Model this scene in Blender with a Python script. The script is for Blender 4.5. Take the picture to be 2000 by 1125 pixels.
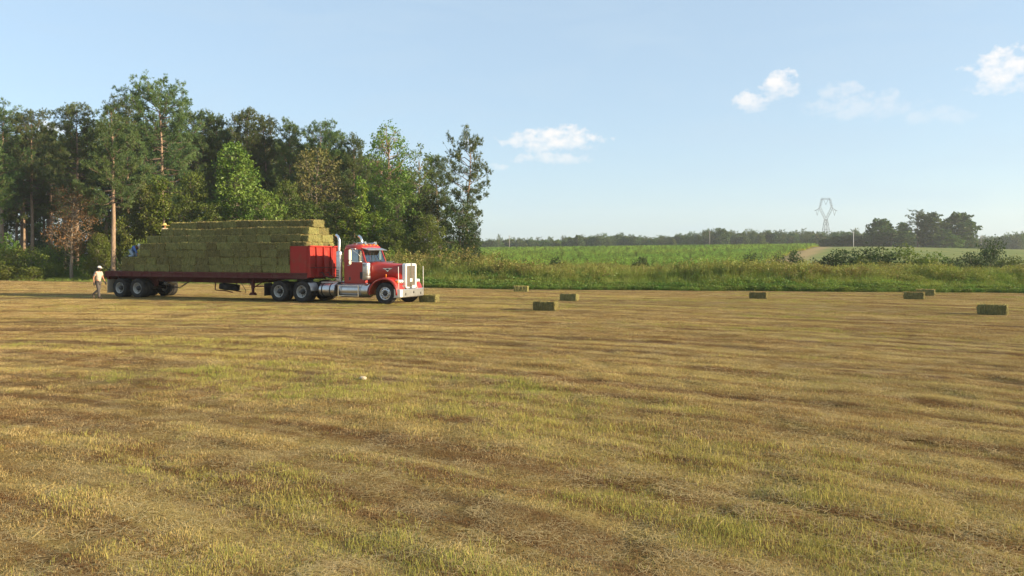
import bpy, bmesh, math, random
import numpy as np
from mathutils import Vector, Matrix, Euler

for o in list(bpy.data.objects): bpy.data.objects.remove(o)
scene = bpy.context.scene
col = scene.collection
R = math.radians

# ------------------------------------------------------------------ camera
cam_d = bpy.data.cameras.new('camera')
cam = bpy.data.objects.new('camera', cam_d); col.objects.link(cam)
cam.location = (0, 0, 2.3); cam.rotation_euler = (R(90), 0, 0)
cam_d.sensor_width = 36; cam_d.lens = 27.0           # 1500 px focal length on a 2000 px wide photo
cam_d.shift_y = -62.5 / 2000
cam_d.clip_start = 0.1; cam_d.clip_end = 6000
scene.camera = cam

# ------------------------------------------------------------------ light
SUN_AZ, SUN_EL = 104.0, 15.0      # clockwise from +Y (view direction), degrees
sd = Vector((math.sin(R(SUN_AZ)) * math.cos(R(SUN_EL)), math.cos(R(SUN_AZ)) * math.cos(R(SUN_EL)), math.sin(R(SUN_EL))))
sun_d = bpy.data.lights.new('sun', 'SUN'); sun = bpy.data.objects.new('sun', sun_d); col.objects.link(sun)
sun.rotation_euler = (-sd).to_track_quat('-Z', 'Y').to_euler()
sun_d.energy = 5.0; sun_d.angle = R(0.6); sun_d.color = (1.0, 0.81, 0.56)

world = bpy.data.worlds.new('World'); scene.world = world; world.use_nodes = True
def build_world():
    nt = world.node_tree; N = nt.nodes; L = nt.links; N.clear()
    out = N.new('ShaderNodeOutputWorld'); bg = N.new('ShaderNodeBackground')
    sky = N.new('ShaderNodeTexSky'); sky.sky_type = 'NISHITA'; sky.sun_disc = False
    sky.sun_elevation = R(SUN_EL); sky.sun_rotation = R(SUN_AZ)
    sky.air_density = 1.0; sky.dust_density = .9; sky.ozone_density = 2.2; sky.altitude = 100
    bg.inputs['Strength'].default_value = 0.115
    def M(op, a, b=None, c=None, clamp=False):
        n = N.new('ShaderNodeMath'); n.operation = op; n.use_clamp = clamp
        for i, v in enumerate((a, b, c)):
            if v is None: continue
            if isinstance(v, (int, float)): n.inputs[i].default_value = v
            else: L.new(v, n.inputs[i])
        return n.outputs[0]
    tc = N.new('ShaderNodeTexCoord'); sep = N.new('ShaderNodeSeparateXYZ'); L.new(tc.outputs['Generated'], sep.inputs[0])
    x, y, z = sep.outputs
    az = M('ARCTAN2', x, y)
    el = M('ARCSINE', z)
    # cumulus puffs: (azimuth deg, elevation deg, half width deg, half height deg, density)
    clouds = [(3.0, 8.5, 4.2, 1.3, 1.0), (3.1, 7.2, 3.4, .6, .6), (19.1, 11.8, 1.5, 1.5, 1.0), (17.2, 10.65, 1.5, 1.0, .8),
              (24.6, 9.9, 4.2, 1.3, .34), (23.1, 11.1, 1.5, 1.0, .42), (29.0, 9.0, 2.6, .8, .25), (32.6, 11.4, 2.4, 1.8, 1.0),
              (-31.0, 8.0, .95, .6, .9), (-1.1, 6.6, 1.0, .35, .5), (-3.4, 8.3, .8, .45, .7),
              (52, 12, 4, 1.6, .9), (66, 10, 3, 1.2, .8), (-58, 12, 4, 1.5, .8), (100, 13, 5, 2, .7), (-95, 12, 4, 1.6, .9), (150, 11, 4, 1.6, .9), (-140, 13, 5, 1.8, .9)]
    comb = N.new('ShaderNodeCombineXYZ'); L.new(M('MULTIPLY', az, 57.3), comb.inputs[0]); L.new(M('MULTIPLY', el, 75.0), comb.inputs[1])
    n1 = N.new('ShaderNodeTexNoise'); n1.inputs['Scale'].default_value = .85; n1.inputs['Detail'].default_value = 7; n1.inputs['Roughness'].default_value = .56
    n2 = N.new('ShaderNodeTexNoise'); n2.inputs['Scale'].default_value = .16; n2.inputs['Detail'].default_value = 5
    L.new(comb.outputs[0], n1.inputs['Vector']); L.new(comb.outputs[0], n2.inputs['Vector'])
    tot = None; lit = None
    for a0, e0, ra, re, dn in clouds:
        u = M('DIVIDE', M('SUBTRACT', az, R(a0)), R(ra)); v = M('DIVIDE', M('SUBTRACT', el, R(e0)), R(re))
        # flatter, softer base
        vneg = M('MULTIPLY', M('MINIMUM', v, 0.0), 1.25)
        vv = M('ADD', M('MAXIMUM', v, 0.0), vneg)
        d = M('ADD', M('MULTIPLY', u, u), M('MULTIPLY', vv, vv))
        f = M('SUBTRACT', M('MULTIPLY_ADD', n1.outputs['Fac'], 3.6, -1.0), d)
        top = M('MULTIPLY_ADD', v, .5, .55, True)
        f = M('MULTIPLY', f, M('MULTIPLY_ADD', top, 1.3, .28))
        f = M('MULTIPLY', M('SMOOTH_MIN', M('MAXIMUM', f, 0.0), 1.0, .4), dn, None, True)
        tot = f if tot is None else M('MAXIMUM', tot, f)
    # thin high veil everywhere
    cb2 = N.new('ShaderNodeCombineXYZ'); L.new(M('MULTIPLY', az, 14.0), cb2.inputs[0]); L.new(M('MULTIPLY', el, 60.0), cb2.inputs[1])
    n3 = N.new('ShaderNodeTexNoise'); n3.inputs['Scale'].default_value = .35; n3.inputs['Detail'].default_value = 6; n3.inputs['Distortion'].default_value = .6
    L.new(cb2.outputs[0], n3.inputs['Vector'])
    veil = M('MULTIPLY', M('SUBTRACT', n3.outputs['Fac'], .47, None, True), .55, None, True)
    mixv = N.new('ShaderNodeMix'); mixv.data_type = 'RGBA'
    L.new(M('ADD', veil, .60), mixv.inputs[0]); L.new(sky.outputs[0], mixv.inputs[6]); mixv.inputs[7].default_value = (2.25, 2.9, 3.5, 1)   # summer haze veil over the whole sky
    mix = N.new('ShaderNodeMix'); mix.data_type = 'RGBA'
    L.new(M('MULTIPLY', tot, .85), mix.inputs[0]); L.new(mixv.outputs[2], mix.inputs[6]); mix.inputs[7].default_value = (4.3, 4.1, 3.95, 1)
    L.new(mix.outputs[2], bg.inputs['Color']); L.new(bg.outputs[0], out.inputs['Surface'])
build_world()

vs = scene.view_settings
vs.view_transform = 'Standard'; vs.look = 'None'; vs.exposure = 1.15; vs.gamma = 1.0; vs.use_curve_mapping = False
scene.cycles.max_bounces = 5; scene.cycles.diffuse_bounces = 2; scene.cycles.glossy_bounces = 3
scene.cycles.transmission_bounces = 4; scene.cycles.transparent_max_bounces = 8; scene.cycles.volume_bounces = 1

# ------------------------------------------------------------------ helpers
def tag(o, label=None, cat=None, group=None, kind=None):
    if label: o['label'] = label
    if cat: o['category'] = cat
    if group: o['group'] = group
    if kind: o['kind'] = kind
    return o
def empty(name, loc=(0, 0, 0), rz=0.0):
    o = bpy.data.objects.new(name, None); col.objects.link(o)
    o.location = loc; o.rotation_euler = (0, 0, rz); o.empty_display_size = .2
    return o
def link(name, me, parent=None):
    o = bpy.data.objects.new(name, me); col.objects.link(o)
    if parent: o.parent = parent
    return o
def copy_tree(o, parent=None):
    c = o.copy(); col.objects.link(c); c.parent = parent
    for ch in list(o.children): copy_tree(ch, c)
    return c

# value noise in numpy for placing things
def vnoise(x, y, s, seed=0):
    x = np.asarray(x, float) / s; y = np.asarray(y, float) / s
    xi = np.floor(x).astype(np.int64); yi = np.floor(y).astype(np.int64)
    fx = x - xi; fy = y - yi; fx = fx * fx * (3 - 2 * fx); fy = fy * fy * (3 - 2 * fy)
    def h(a, b):
        n = (a * 374761393 + b * 668265263 + seed * 1274126177) & 0xffffffff
        n = ((n ^ (n >> 13)) * 1274126177) & 0xffffffff
        return ((n ^ (n >> 16)) & 0xffff) / 65535.0
    return (h(xi, yi) * (1 - fx) + h(xi + 1, yi) * fx) * (1 - fy) + (h(xi, yi + 1) * (1 - fx) + h(xi + 1, yi + 1) * fx) * fy

# the lie of the land
SW = (-21.0, -21.0)                                       # centre of the mowing rounds
def edge_y(x):                                            # far edge of the mown hay field
    return np.interp(x, [-120, -48, -25, -5.6, 0, 31.5, 80, 200], [79, 72, 63, 55.6, 52.6, 47.6, 42, 30])
def crest(x):
    return np.interp(x, [-200, -60, -9, 53, 106, 124, 177, 260, 500], [1.0, 2.0, 4.1, 4.8, 5.5, 5.6, 4.5, 4.0, 3.5])
def height(x, y):
    x = np.asarray(x, float); y = np.asarray(y, float)
    t = np.clip((y - 108) / 160, 0, 1); t = t * (.35 + .65 * t * (3 - 2 * t)) / 1.0
    z = crest(x) * t
    d = np.clip((y - 275) / 160, 0, 1)
    z = z - 2.6 * d * d * (3 - 2 * d)
    r = np.hypot(x - SW[0], y - SW[1]); near = np.clip((48 - np.hypot(x, y)) / 34, 0, 1)
    z = z + near * (.010 * np.sin(r * 2 * np.pi / 2.7 + 2.5 * vnoise(x, y, 9, 3)) + .055 * (vnoise(x, y, 1.1, 5) - .5) + .055 * (vnoise(x, y, .45, 6) - .5))
    return z
def hz(x, y): return float(height(x, y))

class MB:
    """collects shapes into one mesh"""
    def __init__(s): s.v = []; s.f = []; s.sm = []
    def add(s, vs_, fs, smooth=False):
        b = len(s.v); s.v += [tuple(p) for p in vs_]; s.f += [tuple(i + b for i in q) for q in fs]; s.sm += [smooth] * len(fs); return s
    def box(s, x0, x1, y0, y1, z0, z1, b=0.0, seg=1):
        if b <= 0:
            s.add([(x0, y0, z0), (x1, y0, z0), (x1, y1, z0), (x0, y1, z0), (x0, y0, z1), (x1, y0, z1), (x1, y1, z1), (x0, y1, z1)],
                  [(0, 3, 2, 1), (4, 5, 6, 7), (0, 1, 5, 4), (1, 2, 6, 5), (2, 3, 7, 6), (3, 0, 4, 7)])
        else:
            bm = bmesh.new(); bmesh.ops.create_cube(bm, size=1)
            for v in bm.verts: v.co = Vector(((x0 + x1) / 2 + v.co.x * (x1 - x0), (y0 + y1) / 2 + v.co.y * (y1 - y0), (z0 + z1) / 2 + v.co.z * (z1 - z0)))
            bmesh.ops.bevel(bm, geom=bm.edges[:], offset=b, segments=seg, profile=.5, affect='EDGES')
            bm.verts.index_update(); s.add([v.co for v in bm.verts], [[v.index for v in f.verts] for f in bm.faces], False); bm.free()
        return s
    def tube(s, path, r, n=8, cap=True, smooth=True):
        P = [Vector(p) for p in path]; rs = r if isinstance(r, (list, tuple)) else [r] * len(P)
        up = Vector((0, 0, 1)); vs_ = []
        t0 = (P[1] - P[0]).normalized(); a = t0.cross(up)
        if a.length < .1: a = t0.cross(Vector((1, 0, 0)))
        a.normalize()
        for i, p in enumerate(P):
            t = (P[min(i + 1, len(P) - 1)] - P[max(i - 1, 0)]).normalized()
            a = (a - t * a.dot(t)).normalized(); b = t.cross(a)
            vs_ += [p + (a * math.cos(2 * math.pi * k / n) + b * math.sin(2 * math.pi * k / n)) * rs[i] for k in range(n)]
        fs = [(i * n + k, i * n + (k + 1) % n, (i + 1) * n + (k + 1) % n, (i + 1) * n + k) for i in range(len(P) - 1) for k in range(n)]
        s.add(vs_, fs, smooth)
        if cap: s.f += [tuple(len(s.v) - len(vs_) + k for k in reversed(range(n))), tuple(len(s.v) - n + k for k in range(n))]; s.sm += [False, False]
        return s
    def lathe(s, prof, c=(0, 0, 0), axis='z', n=24, smooth=True):
        ax = {'x': lambda r, h, a: (h, r * math.cos(a), r * math.sin(a)), 'y': lambda r, h, a: (r * math.sin(a), h, r * math.cos(a)),
              'z': lambda r, h, a: (r * math.cos(a), r * math.sin(a), h)}[axis]
        vs_ = []
        for r, h in prof:
            for k in range(n):
                p = ax(r, h, 2 * math.pi * k / n); vs_.append((p[0] + c[0], p[1] + c[1], p[2] + c[2]))
        fs = [(i * n + k, i * n + (k + 1) % n, (i + 1) * n + (k + 1) % n, (i + 1) * n + k) for i in range(len(prof) - 1) for k in range(n)]
        return s.add(vs_, fs, smooth)
    def loft(s, rings, closed=True, caps=True, smooth=True):
        n = len(rings[0]); vs_ = [p for r_ in rings for p in r_]
        m = n if closed else n - 1
        fs = [(i * n + k, i * n + (k + 1) % n, (i + 1) * n + (k + 1) % n, (i + 1) * n + k) for i in range(len(rings) - 1) for k in range(m)]
        b = len(s.v); s.add(vs_, fs, smooth)
        if caps: s.f += [tuple(b + k for k in reversed(range(n))), tuple(b + (len(rings) - 1) * n + k for k in range(n))]; s.sm += [False, False]
        return s
    def prism(s, poly, axis, d0, d1):
        """poly: 2-D points; axis 'y': (x,z) pairs swept along y; 'x': (y,z); 'z': (x,y)"""
        f = {'y': lambda p, d: (p[0], d, p[1]), 'x': lambda p, d: (d, p[0], p[1]), 'z': lambda p, d: (p[0], p[1], d)}[axis]
        return s.loft([[f(p, d0) for p in poly], [f(p, d1) for p in poly]], smooth=False)
    def mesh(s, name, mat, recalc=True):
        me = bpy.data.meshes.new(name); me.from_pydata(s.v, [], s.f)
        if recalc:
            bm = bmesh.new(); bm.from_mesh(me); bmesh.ops.recalc_face_normals(bm, faces=bm.faces[:]); bm.to_mesh(me); bm.free()
        me.polygons.foreach_set('use_smooth', s.sm); me.materials.append(mat); me.update()
        return me
    def build(s, name, mat, parent=None, recalc=True): return link(name, s.mesh(name, mat, recalc), parent)

def np_mesh(name, V, F, mats, midx=None, smooth=False):
    """fast mesh from numpy arrays; F is (n,3) or (n,4) or a list of both"""
    Fs = F if isinstance(F, list) else [F]
    me = bpy.data.meshes.new(name); V = np.asarray(V, np.float32)
    me.vertices.add(len(V)); me.vertices.foreach_set('co', V.ravel())
    loops = np.concatenate([f.ravel() for f in Fs]).astype(np.int32)
    tot = np.concatenate([np.full(len(f), f.shape[1]) for f in Fs]).astype(np.int32)
    me.loops.add(len(loops)); me.loops.foreach_set('vertex_index', loops)
    me.polygons.add(len(tot)); me.polygons.foreach_set('loop_start', np.concatenate([[0], np.cumsum(tot)[:-1]]).astype(np.int32))
    for m in (mats if isinstance(mats, (list, tuple)) else [mats]): me.materials.append(m)
    if midx is not None: me.polygons.foreach_set('material_index', np.asarray(midx, np.int32))
    me.polygons.foreach_set('use_smooth', np.full(len(tot), smooth))
    me.update(calc_edges=True); return me

# ------------------------------------------------------------------ materials
class NT:
    def __init__(s, name):
        s.m = bpy.data.materials.new(name); s.m.use_nodes = True; s.t = s.m.node_tree; s.t.nodes.clear()
        s.out = s.n('ShaderNodeOutputMaterial')
    def n(s, t, **kw):
        o = s.t.nodes.new(t)
        for k, v in kw.items(): setattr(o, k, v)
        return o
    def l(s, a, b): s.t.links.new(a, b)
    def setin(s, node, key, v):
        if hasattr(v, 'is_linked') or hasattr(v, 'links'): s.l(v, node.inputs[key])
        else: node.inputs[key].default_value = v
    def math(s, op, a, b=None, c=None, clamp=False):
        o = s.n('ShaderNodeMath', operation=op, use_clamp=clamp)
        for i, v in enumerate((a, b, c)):
            if v is not None: s.setin(o, i, v)
        return o.outputs[0]
    def noise(s, vec, scale, detail=4, rough=.55, dist=0):
        o = s.n('ShaderNodeTexNoise'); s.setin(o, 'Scale', scale); o.inputs['Detail'].default_value = detail; o.inputs['Roughness'].default_value = rough
        o.inputs['Distortion'].default_value = dist
        if vec is not None: s.l(vec, o.inputs['Vector'])
        return o.outputs['Fac']
    def mix(s, f, a, b, blend='MIX'):
        o = s.n('ShaderNodeMix', data_type='RGBA', blend_type=blend); s.setin(o, 0, f)
        for k, v in ((6, a), (7, b)):
            s.setin(o, k, (*v, 1) if isinstance(v, tuple) and len(v) == 3 else v)
        return o.outputs[2]
    def ramp(s, f, lo, hi): 
        o = s.n('ShaderNodeMapRange', interpolation_type='SMOOTHSTEP'); s.l(f, o.inputs[0]); o.inputs[1].default_value = lo; o.inputs[2].default_value = hi
        return o.outputs[0]
    def obj(s): return s.n('ShaderNodeTexCoord').outputs['Object']
    def pos(s): return s.n('ShaderNodeNewGeometry').outputs['Position']
    def rnd(s): return s.n('ShaderNodeObjectInfo').outputs['Random']
    def scale(s, vec, sc):
        o = s.n('ShaderNodeVectorMath', operation='MULTIPLY'); s.l(vec, o.inputs[0]); o.inputs[1].default_value = sc; return o.outputs[0]
    def bsdf(s, colr, rough=.6, metal=0.0, spec=.4, bump=None, bstr=.3, bdist=.01, coat=0):
        p = s.n('ShaderNodeBsdfPrincipled')
        s.setin(p, 'Base Color', (*colr, 1) if isinstance(colr, tuple) and len(colr) == 3 else colr)
        s.setin(p, 'Roughness', rough); p.inputs['Metallic'].default_value = metal; p.inputs['Specular IOR Level'].default_value = spec
        p.inputs['Coat Weight'].default_value = coat
        if bump is not None:
            b = s.n('ShaderNodeBump'); b.inputs['Strength'].default_value = bstr; b.inputs['Distance'].default_value = bdist
            s.l(bump, b.inputs['Height']); s.l(b.outputs[0], p.inputs['Normal'])
        return p
    def done(s, shader): s.l(shader.outputs[0] if hasattr(shader, 'outputs') else shader, s.out.inputs['Surface']); return s.m

def paint(name, c, c2, rough=.35, metal=0, scale=3.0, amt=.5, spec=.5, coat=0, bump=0.0, fine=40):
    m = NT(name); v = m.obj(); f = m.ramp(m.noise(v, scale, 6, .65), .42, .78)
    f2 = m.noise(v, fine, 3)
    cc = m.mix(m.math('MULTIPLY', f, amt), c, c2)
    cc = m.mix(m.math('MULTIPLY', f2, .25), cc, tuple(k * .55 for k in c))
    r = m.math('MULTIPLY_ADD', m.noise(v, scale * 2, 4), .3, rough - .12)
    return m.done(m.bsdf(cc, r, metal, spec, f2 if bump else None, bump, .004, coat))

RED = paint('red_paint', (.40, .020, .012), (.30, .075, .045), .38, 0, 2.0, .6, .5, .2)
RED_OLD = paint('weathered_red_paint', (.37, .022, .014), (.20, .07, .04), .58, 0, 2.6, .8, .3)
MAROON = paint('dusty_maroon_steel', (.10, .018, .015), (.13, .07, .045), .65, 0, 3.0, .7, .3)
CHROME = paint('chrome', (.78, .77, .75), (.55, .51, .45), .16, 1, 5, .5)
SHELL = paint('polished_shell', (.80, .79, .76), (.6, .57, .5), .36, .45, 5, .4)
BUMPER = paint('scuffed_bumper_chrome', (.60, .58, .54), (.40, .36, .29), .32, .85, 5, .5)
STEEL = paint('brushed_aluminium', (.62, .61, .6), (.42, .39, .35), .32, 1, 4, .5)
DULL = paint('dull_galvanised_metal', (.45, .44, .42), (.28, .25, .2), .5, .7, 5, .6)
WHITE = paint('white_enamel', (.74, .72, .66), (.55, .5, .4), .4, 0, 4, .4)
CREAM = paint('cream_lamp_and_sunlit_mirror', (.72, .66, .48), (.5, .45, .32), .45, 0, 6, .4)  # roof lamps; on the mirrors the cream paints in sunlight on stainless steel
BLACK = paint('black_steel', (.022, .021, .02), (.06, .05, .04), .55, 0, 4, .8)
RUBBER = paint('dusty_tyre_rubber', (.028, .027, .026), (.095, .082, .06), .85, 0, 5, .8, .2, 0, .25, 60)
RIM = paint('painted_wheel_rim', (.50, .48, .43), (.26, .22, .16), .5, .2, 8, .7)
BRASS = paint('brassy_grille_mesh', (.36, .26, .12), (.18, .13, .07), .45, .5, 8, .6)
AMBER = paint('amber_lens', (.85, .22, .015), (.6, .12, .01), .25, 0, 8, .4)
LENS = paint('clear_lamp_lens', (.75, .75, .72), (.6, .6, .58), .12, .3, 8, .3)
INTERIOR = paint('cab_interior', (.05, .05, .055), (.1, .09, .08), .8, 0, 5, .6)
FLAP = paint('pale_mud_flap', (.42, .36, .26), (.26, .22, .15), .75, 0, 5, .7)
WOOD = paint('deck_wood', (.22, .15, .09), (.12, .09, .06), .8, 0, 4, .6)
def glass_mat():
    m = NT('window_glass')
    g = m.n('ShaderNodeBsdfGlossy'); g.inputs['Roughness'].default_value = .03; g.inputs['Color'].default_value = (.9, .95, 1, 1)
    t = m.n('ShaderNodeBsdfTransparent'); t.inputs['Color'].default_value = (.42, .52, .52, 1)
    fr = m.n('ShaderNodeFresnel'); fr.inputs['IOR'].default_value = 1.6
    x = m.n('ShaderNodeMixShader'); m.l(m.math('MULTIPLY_ADD', fr.outputs[0], 1.0, .1, True), x.inputs[0]); m.l(t.outputs[0], x.inputs[1]); m.l(g.outputs[0], x.inputs[2])
    return m.done(x)
GLASS = glass_mat()

def leaf_mat(name, c1, c2, c3=None, trans=.3, nscale=.5, amount=.25):
    """foliage: two tones in patches, a third on some leaves, light passing through"""
    m = NT(name); p = m.pos()
    f = m.ramp(m.noise(p, nscale, 3), .35, .65)
    cc = m.mix(f, c1, c2)
    if c3: cc = m.mix(m.ramp(m.noise(p, 2.3, 2), .62, .72), cc, c3)
    hs = m.n('ShaderNodeHueSaturation'); m.l(cc, hs.inputs['Color'])
    r = m.rnd(); m.l(m.math('MULTIPLY_ADD', r, .05, .475), hs.inputs['Hue']); m.l(m.math('MULTIPLY_ADD', r, amount * 2, 1 - amount), hs.inputs['Value'])
    d = m.n('ShaderNodeBsdfDiffuse'); m.l(hs.outputs[0], d.inputs[0])
    t = m.n('ShaderNodeBsdfTranslucent'); m.l(m.mix(1.0, hs.outputs[0], (1.0, 1.0, .55), 'MULTIPLY'), t.inputs[0])
    g = m.n('ShaderNodeBsdfGlossy'); g.inputs['Roughness'].default_value = .45; g.inputs['Color'].default_value = (1, 1, 1, 1)
    x = m.n('ShaderNodeMixShader'); x.inputs[0].default_value = trans; m.l(d.outputs[0], x.inputs[1]); m.l(t.outputs[0], x.inputs[2])
    y = m.n('ShaderNodeMixShader'); y.inputs[0].default_value = .014; m.l(x.outputs[0], y.inputs[1]); m.l(g.outputs[0], y.inputs[2])
    return m.done(y)
def bark_mat(name, c1, c2):
    m = NT(name); v = m.scale(m.obj(), (7, 7, 1.6)); f = m.noise(v, 1.5, 6, .7)
    return m.done(m.bsdf(m.mix(m.ramp(f, .35, .65), c1, c2), .9, 0, .2, f, .8, .05))
# ------------------------------------------------------------------ ground
def hay_masks(m):
    """streaks that follow the mowing rounds, green patches, bare brown patches: all in world metres"""
    p = m.pos()
    d = m.n('ShaderNodeVectorMath', operation='SUBTRACT'); m.l(p, d.inputs[0]); d.inputs[1].default_value = (SW[0], SW[1], 0)
    sp = m.n('ShaderNodeSeparateXYZ'); m.l(d.outputs[0], sp.inputs[0])
    r = m.math('SQRT', m.math('ADD', m.math('MULTIPLY', sp.outputs[0], sp.outputs[0]), m.math('MULTIPLY', sp.outputs[1], sp.outputs[1])))
    a = m.math('MULTIPLY', m.math('ARCTAN2', sp.outputs[1], sp.outputs[0]), 2.4)
    cv = m.n('ShaderNodeCombineXYZ'); m.l(r, cv.inputs[0]); m.l(a, cv.inputs[1])
    streak = m.noise(cv.outputs[0], 1.9, 4, .6, .2)
    wide = m.noise(cv.outputs[0], .22, 3, .5, .4)
    patch = m.noise(p, .23, 5, .6, .5)
    fine = m.noise(p, 5.0, 5, .7)
    return p, streak, wide, patch, fine
def ground_mat():
    m = NT('ground_soil_and_stubble')
    p, streak, wide, patch, fine = hay_masks(m)
    c = m.mix(m.ramp(streak, .36, .66), (.13, .075, .038), (.31, .225, .092))
    c = m.mix(m.math('MULTIPLY', m.ramp(patch, .56, .70), .35), c, (.20, .18, .06))
    c = m.mix(m.math('MULTIPLY', m.ramp(wide, .58, .72), .55), c, (.42, .30, .15))
    c = m.mix(m.math('MULTIPLY', m.ramp(fine, .52, .72), .5), c, (.085, .048, .026))
    c = m.mix(m.math('MULTIPLY', m.ramp(m.noise(p, 22, 4, .7), .5, .7), .5), c, (.46, .33, .15))
    at = lambda k: m.n('ShaderNodeAttribute', attribute_name=k).outputs['Fac']
    rough_green = m.mix(m.ramp(m.noise(p, .4, 5), .4, .6), (.07, .09, .02), (.13, .12, .035))
    c = m.mix(at('weed'), c, rough_green)
    mown = m.mix(m.ramp(m.noise(m.scale(p, (.5, .12, 1)), .5, 5), .35, .65), (.145, .18, .045), (.205, .215, .06))
    c = m.mix(at('mown'), c, mown)
    c = m.mix(at('path'), c, m.mix(m.noise(p, .5, 4), (.27, .20, .09), (.36, .27, .12)))
    c = m.mix(at('crop'), c, m.mix(m.noise(p, .8, 4), (.09, .07, .03), (.05, .07, .02)))
    bmp = m.math('ADD', fine, m.noise(p, 28, 5, .75))
    return m.done(m.bsdf(c, .95, 0, .12, bmp, .9, .04))
PATH_X = lambda y: 41.0 + (y - 130) * .47
def axis(near0, near1, step, far0, far1, grow):
    a = list(np.arange(near0, near1 + step / 2, step)); s = step; v = a[-1]
    while v < far1: s *= grow; v += s; a.append(v)
    s = step; v = a[0]
    while v > far0: s *= grow; v -= s; a.insert(0, v)
    return np.array(a)
def build_ground():
    xs = axis(-15, 15, .13, -2600, 2600, 1.035); ys = axis(4, 18, .11, -120, 4200, 1.024)
    X, Y = np.meshgrid(xs, ys); Z = height(X, Y); nx, ny = len(xs), len(ys)
    V = np.stack([X, Y, Z], -1).reshape(-1, 3)
    i = np.arange(nx * ny).reshape(ny, nx)
    F = np.stack([i[:-1, :-1], i[:-1, 1:], i[1:, 1:], i[1:, :-1]], -1).reshape(-1, 4)
    me = np_mesh('ground', V, F, ground_mat(), smooth=True)
    x, y = V[:, 0], V[:, 1]; e = edge_y(x)
    def put(k, a):
        t = me.attributes.new(k, 'FLOAT', 'POINT'); t.data.foreach_set('value', np.clip(a, 0, 1).astype(np.float32))
    s = lambda d, w: np.clip(d / w + .5, 0, 1)
    put('weed', s(y - e, 2.0)); px_ = PATH_X(y)
    far = s(y - 112, 6)
    put('crop', far * s(px_ - x, 2) * s(290 - y, 20)); put('path', far * s(x - px_, 1) * s(px_ + 5.5 - x, 2) * s(290 - y, 10)); put('mown', far * s(x - px_ - 4.5, 2))
    o = link('ground', me); tag(o, kind='structure')
build_ground()

# ------------------------------------------------------------------ scattered ground cover (one object each)
def scatter(name, P, rot, scl, idx, protos):
    """points carrying turn, size and variety; the varieties are set out on them"""
    src = bpy.data.collections.new(name + '_varieties')
    for i, (pn, me) in enumerate(protos):
        src.objects.link(bpy.data.objects.new('variety_%02d_%s' % (i, pn), me))
    me = bpy.data.meshes.new(name); P = np.asarray(P, np.float32)
    me.vertices.add(len(P)); me.vertices.foreach_set('co', P.ravel())
    a = me.attributes.new('turn', 'FLOAT_VECTOR', 'POINT'); a.data.foreach_set('vector', np.asarray(rot, np.float32).ravel())
    a = me.attributes.new('size', 'FLOAT_VECTOR', 'POINT')
    scl = np.asarray(scl, np.float32); scl = np.repeat(scl[:, None], 3, 1) if scl.ndim == 1 else scl
    a.data.foreach_set('vector', scl.ravel())
    a = me.attributes.new('variety', 'INT', 'POINT'); a.data.foreach_set('value', np.asarray(idx, np.int32))
    o = link(name, me)
    g = bpy.data.node_groups.new(name, 'GeometryNodeTree')
    g.interface.new_socket('Geometry', in_out='INPUT', socket_type='NodeSocketGeometry'); g.interface.new_socket('Geometry', in_out='OUTPUT', socket_type='NodeSocketGeometry')
    N = g.nodes; gi = N.new('NodeGroupInput'); go = N.new('NodeGroupOutput'); ip = N.new('GeometryNodeInstanceOnPoints'); ci = N.new('GeometryNodeCollectionInfo')
    ci.inputs['Collection'].default_value = src; ci.inputs['Separate Children'].default_value = True; ci.inputs['Reset Children'].default_value = True
    def na(k, t): n = N.new('GeometryNodeInputNamedAttribute'); n.data_type = t; n.inputs['Name'].default_value = k; return n.outputs['Attribute']
    er = N.new('FunctionNodeEulerToRotation'); L = g.links
    L.new(gi.outputs[0], ip.inputs['Points']); L.new(ci.outputs[0], ip.inputs['Instance']); ip.inputs['Pick Instance'].default_value = True
    L.new(na('variety', 'INT'), ip.inputs['Instance Index']); L.new(na('turn', 'FLOAT_VECTOR'), er.inputs[0]); L.new(er.outputs[0], ip.inputs['Rotation'])
    L.new(na('size', 'FLOAT_VECTOR'), ip.inputs['Scale']); L.new(ip.outputs[0], go.inputs[0])
    md = o.modifiers.new('set_out', 'NODES'); md.node_group = g
    return o

def blades(rng, n, spread, h0, h1, w, lean=.35, bend=.3, flat=False, seg=2):
    """n grass blades as tapering strips; returns V, F"""
    V = []; F = []
    for i in range(n):
        a = rng.uniform(0, 2 * np.pi); r = spread * math.sqrt(rng.uniform()); bx, by = r * math.cos(a), r * math.sin(a)
        h = rng.uniform(h0, h1); d = rng.uniform(0, 2 * np.pi); ln = rng.normal(0, lean); sx, sy = math.cos(d), math.sin(d)
        wd = rng.uniform(0, 2 * np.pi); wx, wy = math.cos(wd) * w, math.sin(wd) * w
        if flat: wx, wy = -sy * w, sx * w
        b = len(V)
        for k in range(seg + 1):
            t = k / seg; off = ln * h * t + bend * h * t * t * rng.uniform(.3, 1)
            z = h * t * (1 - .3 * abs(ln) * t) if not flat else .012 + .03 * h * math.sin(t * 3) * rng.uniform(0, 1)
            if flat: off = h * (t - .5)
            ww = 1 - .75 * t if not flat else 1
            V += [(bx + sx * off - wx * ww, by + sy * off - wy * ww, z), (bx + sx * off + wx * ww, by + sy * off + wy * ww, z)]
        for k in range(seg): F.append((b + 2 * k, b + 2 * k + 1, b + 2 * k + 3, b + 2 * k + 2))
    return np.array(V), np.array(F)
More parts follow.
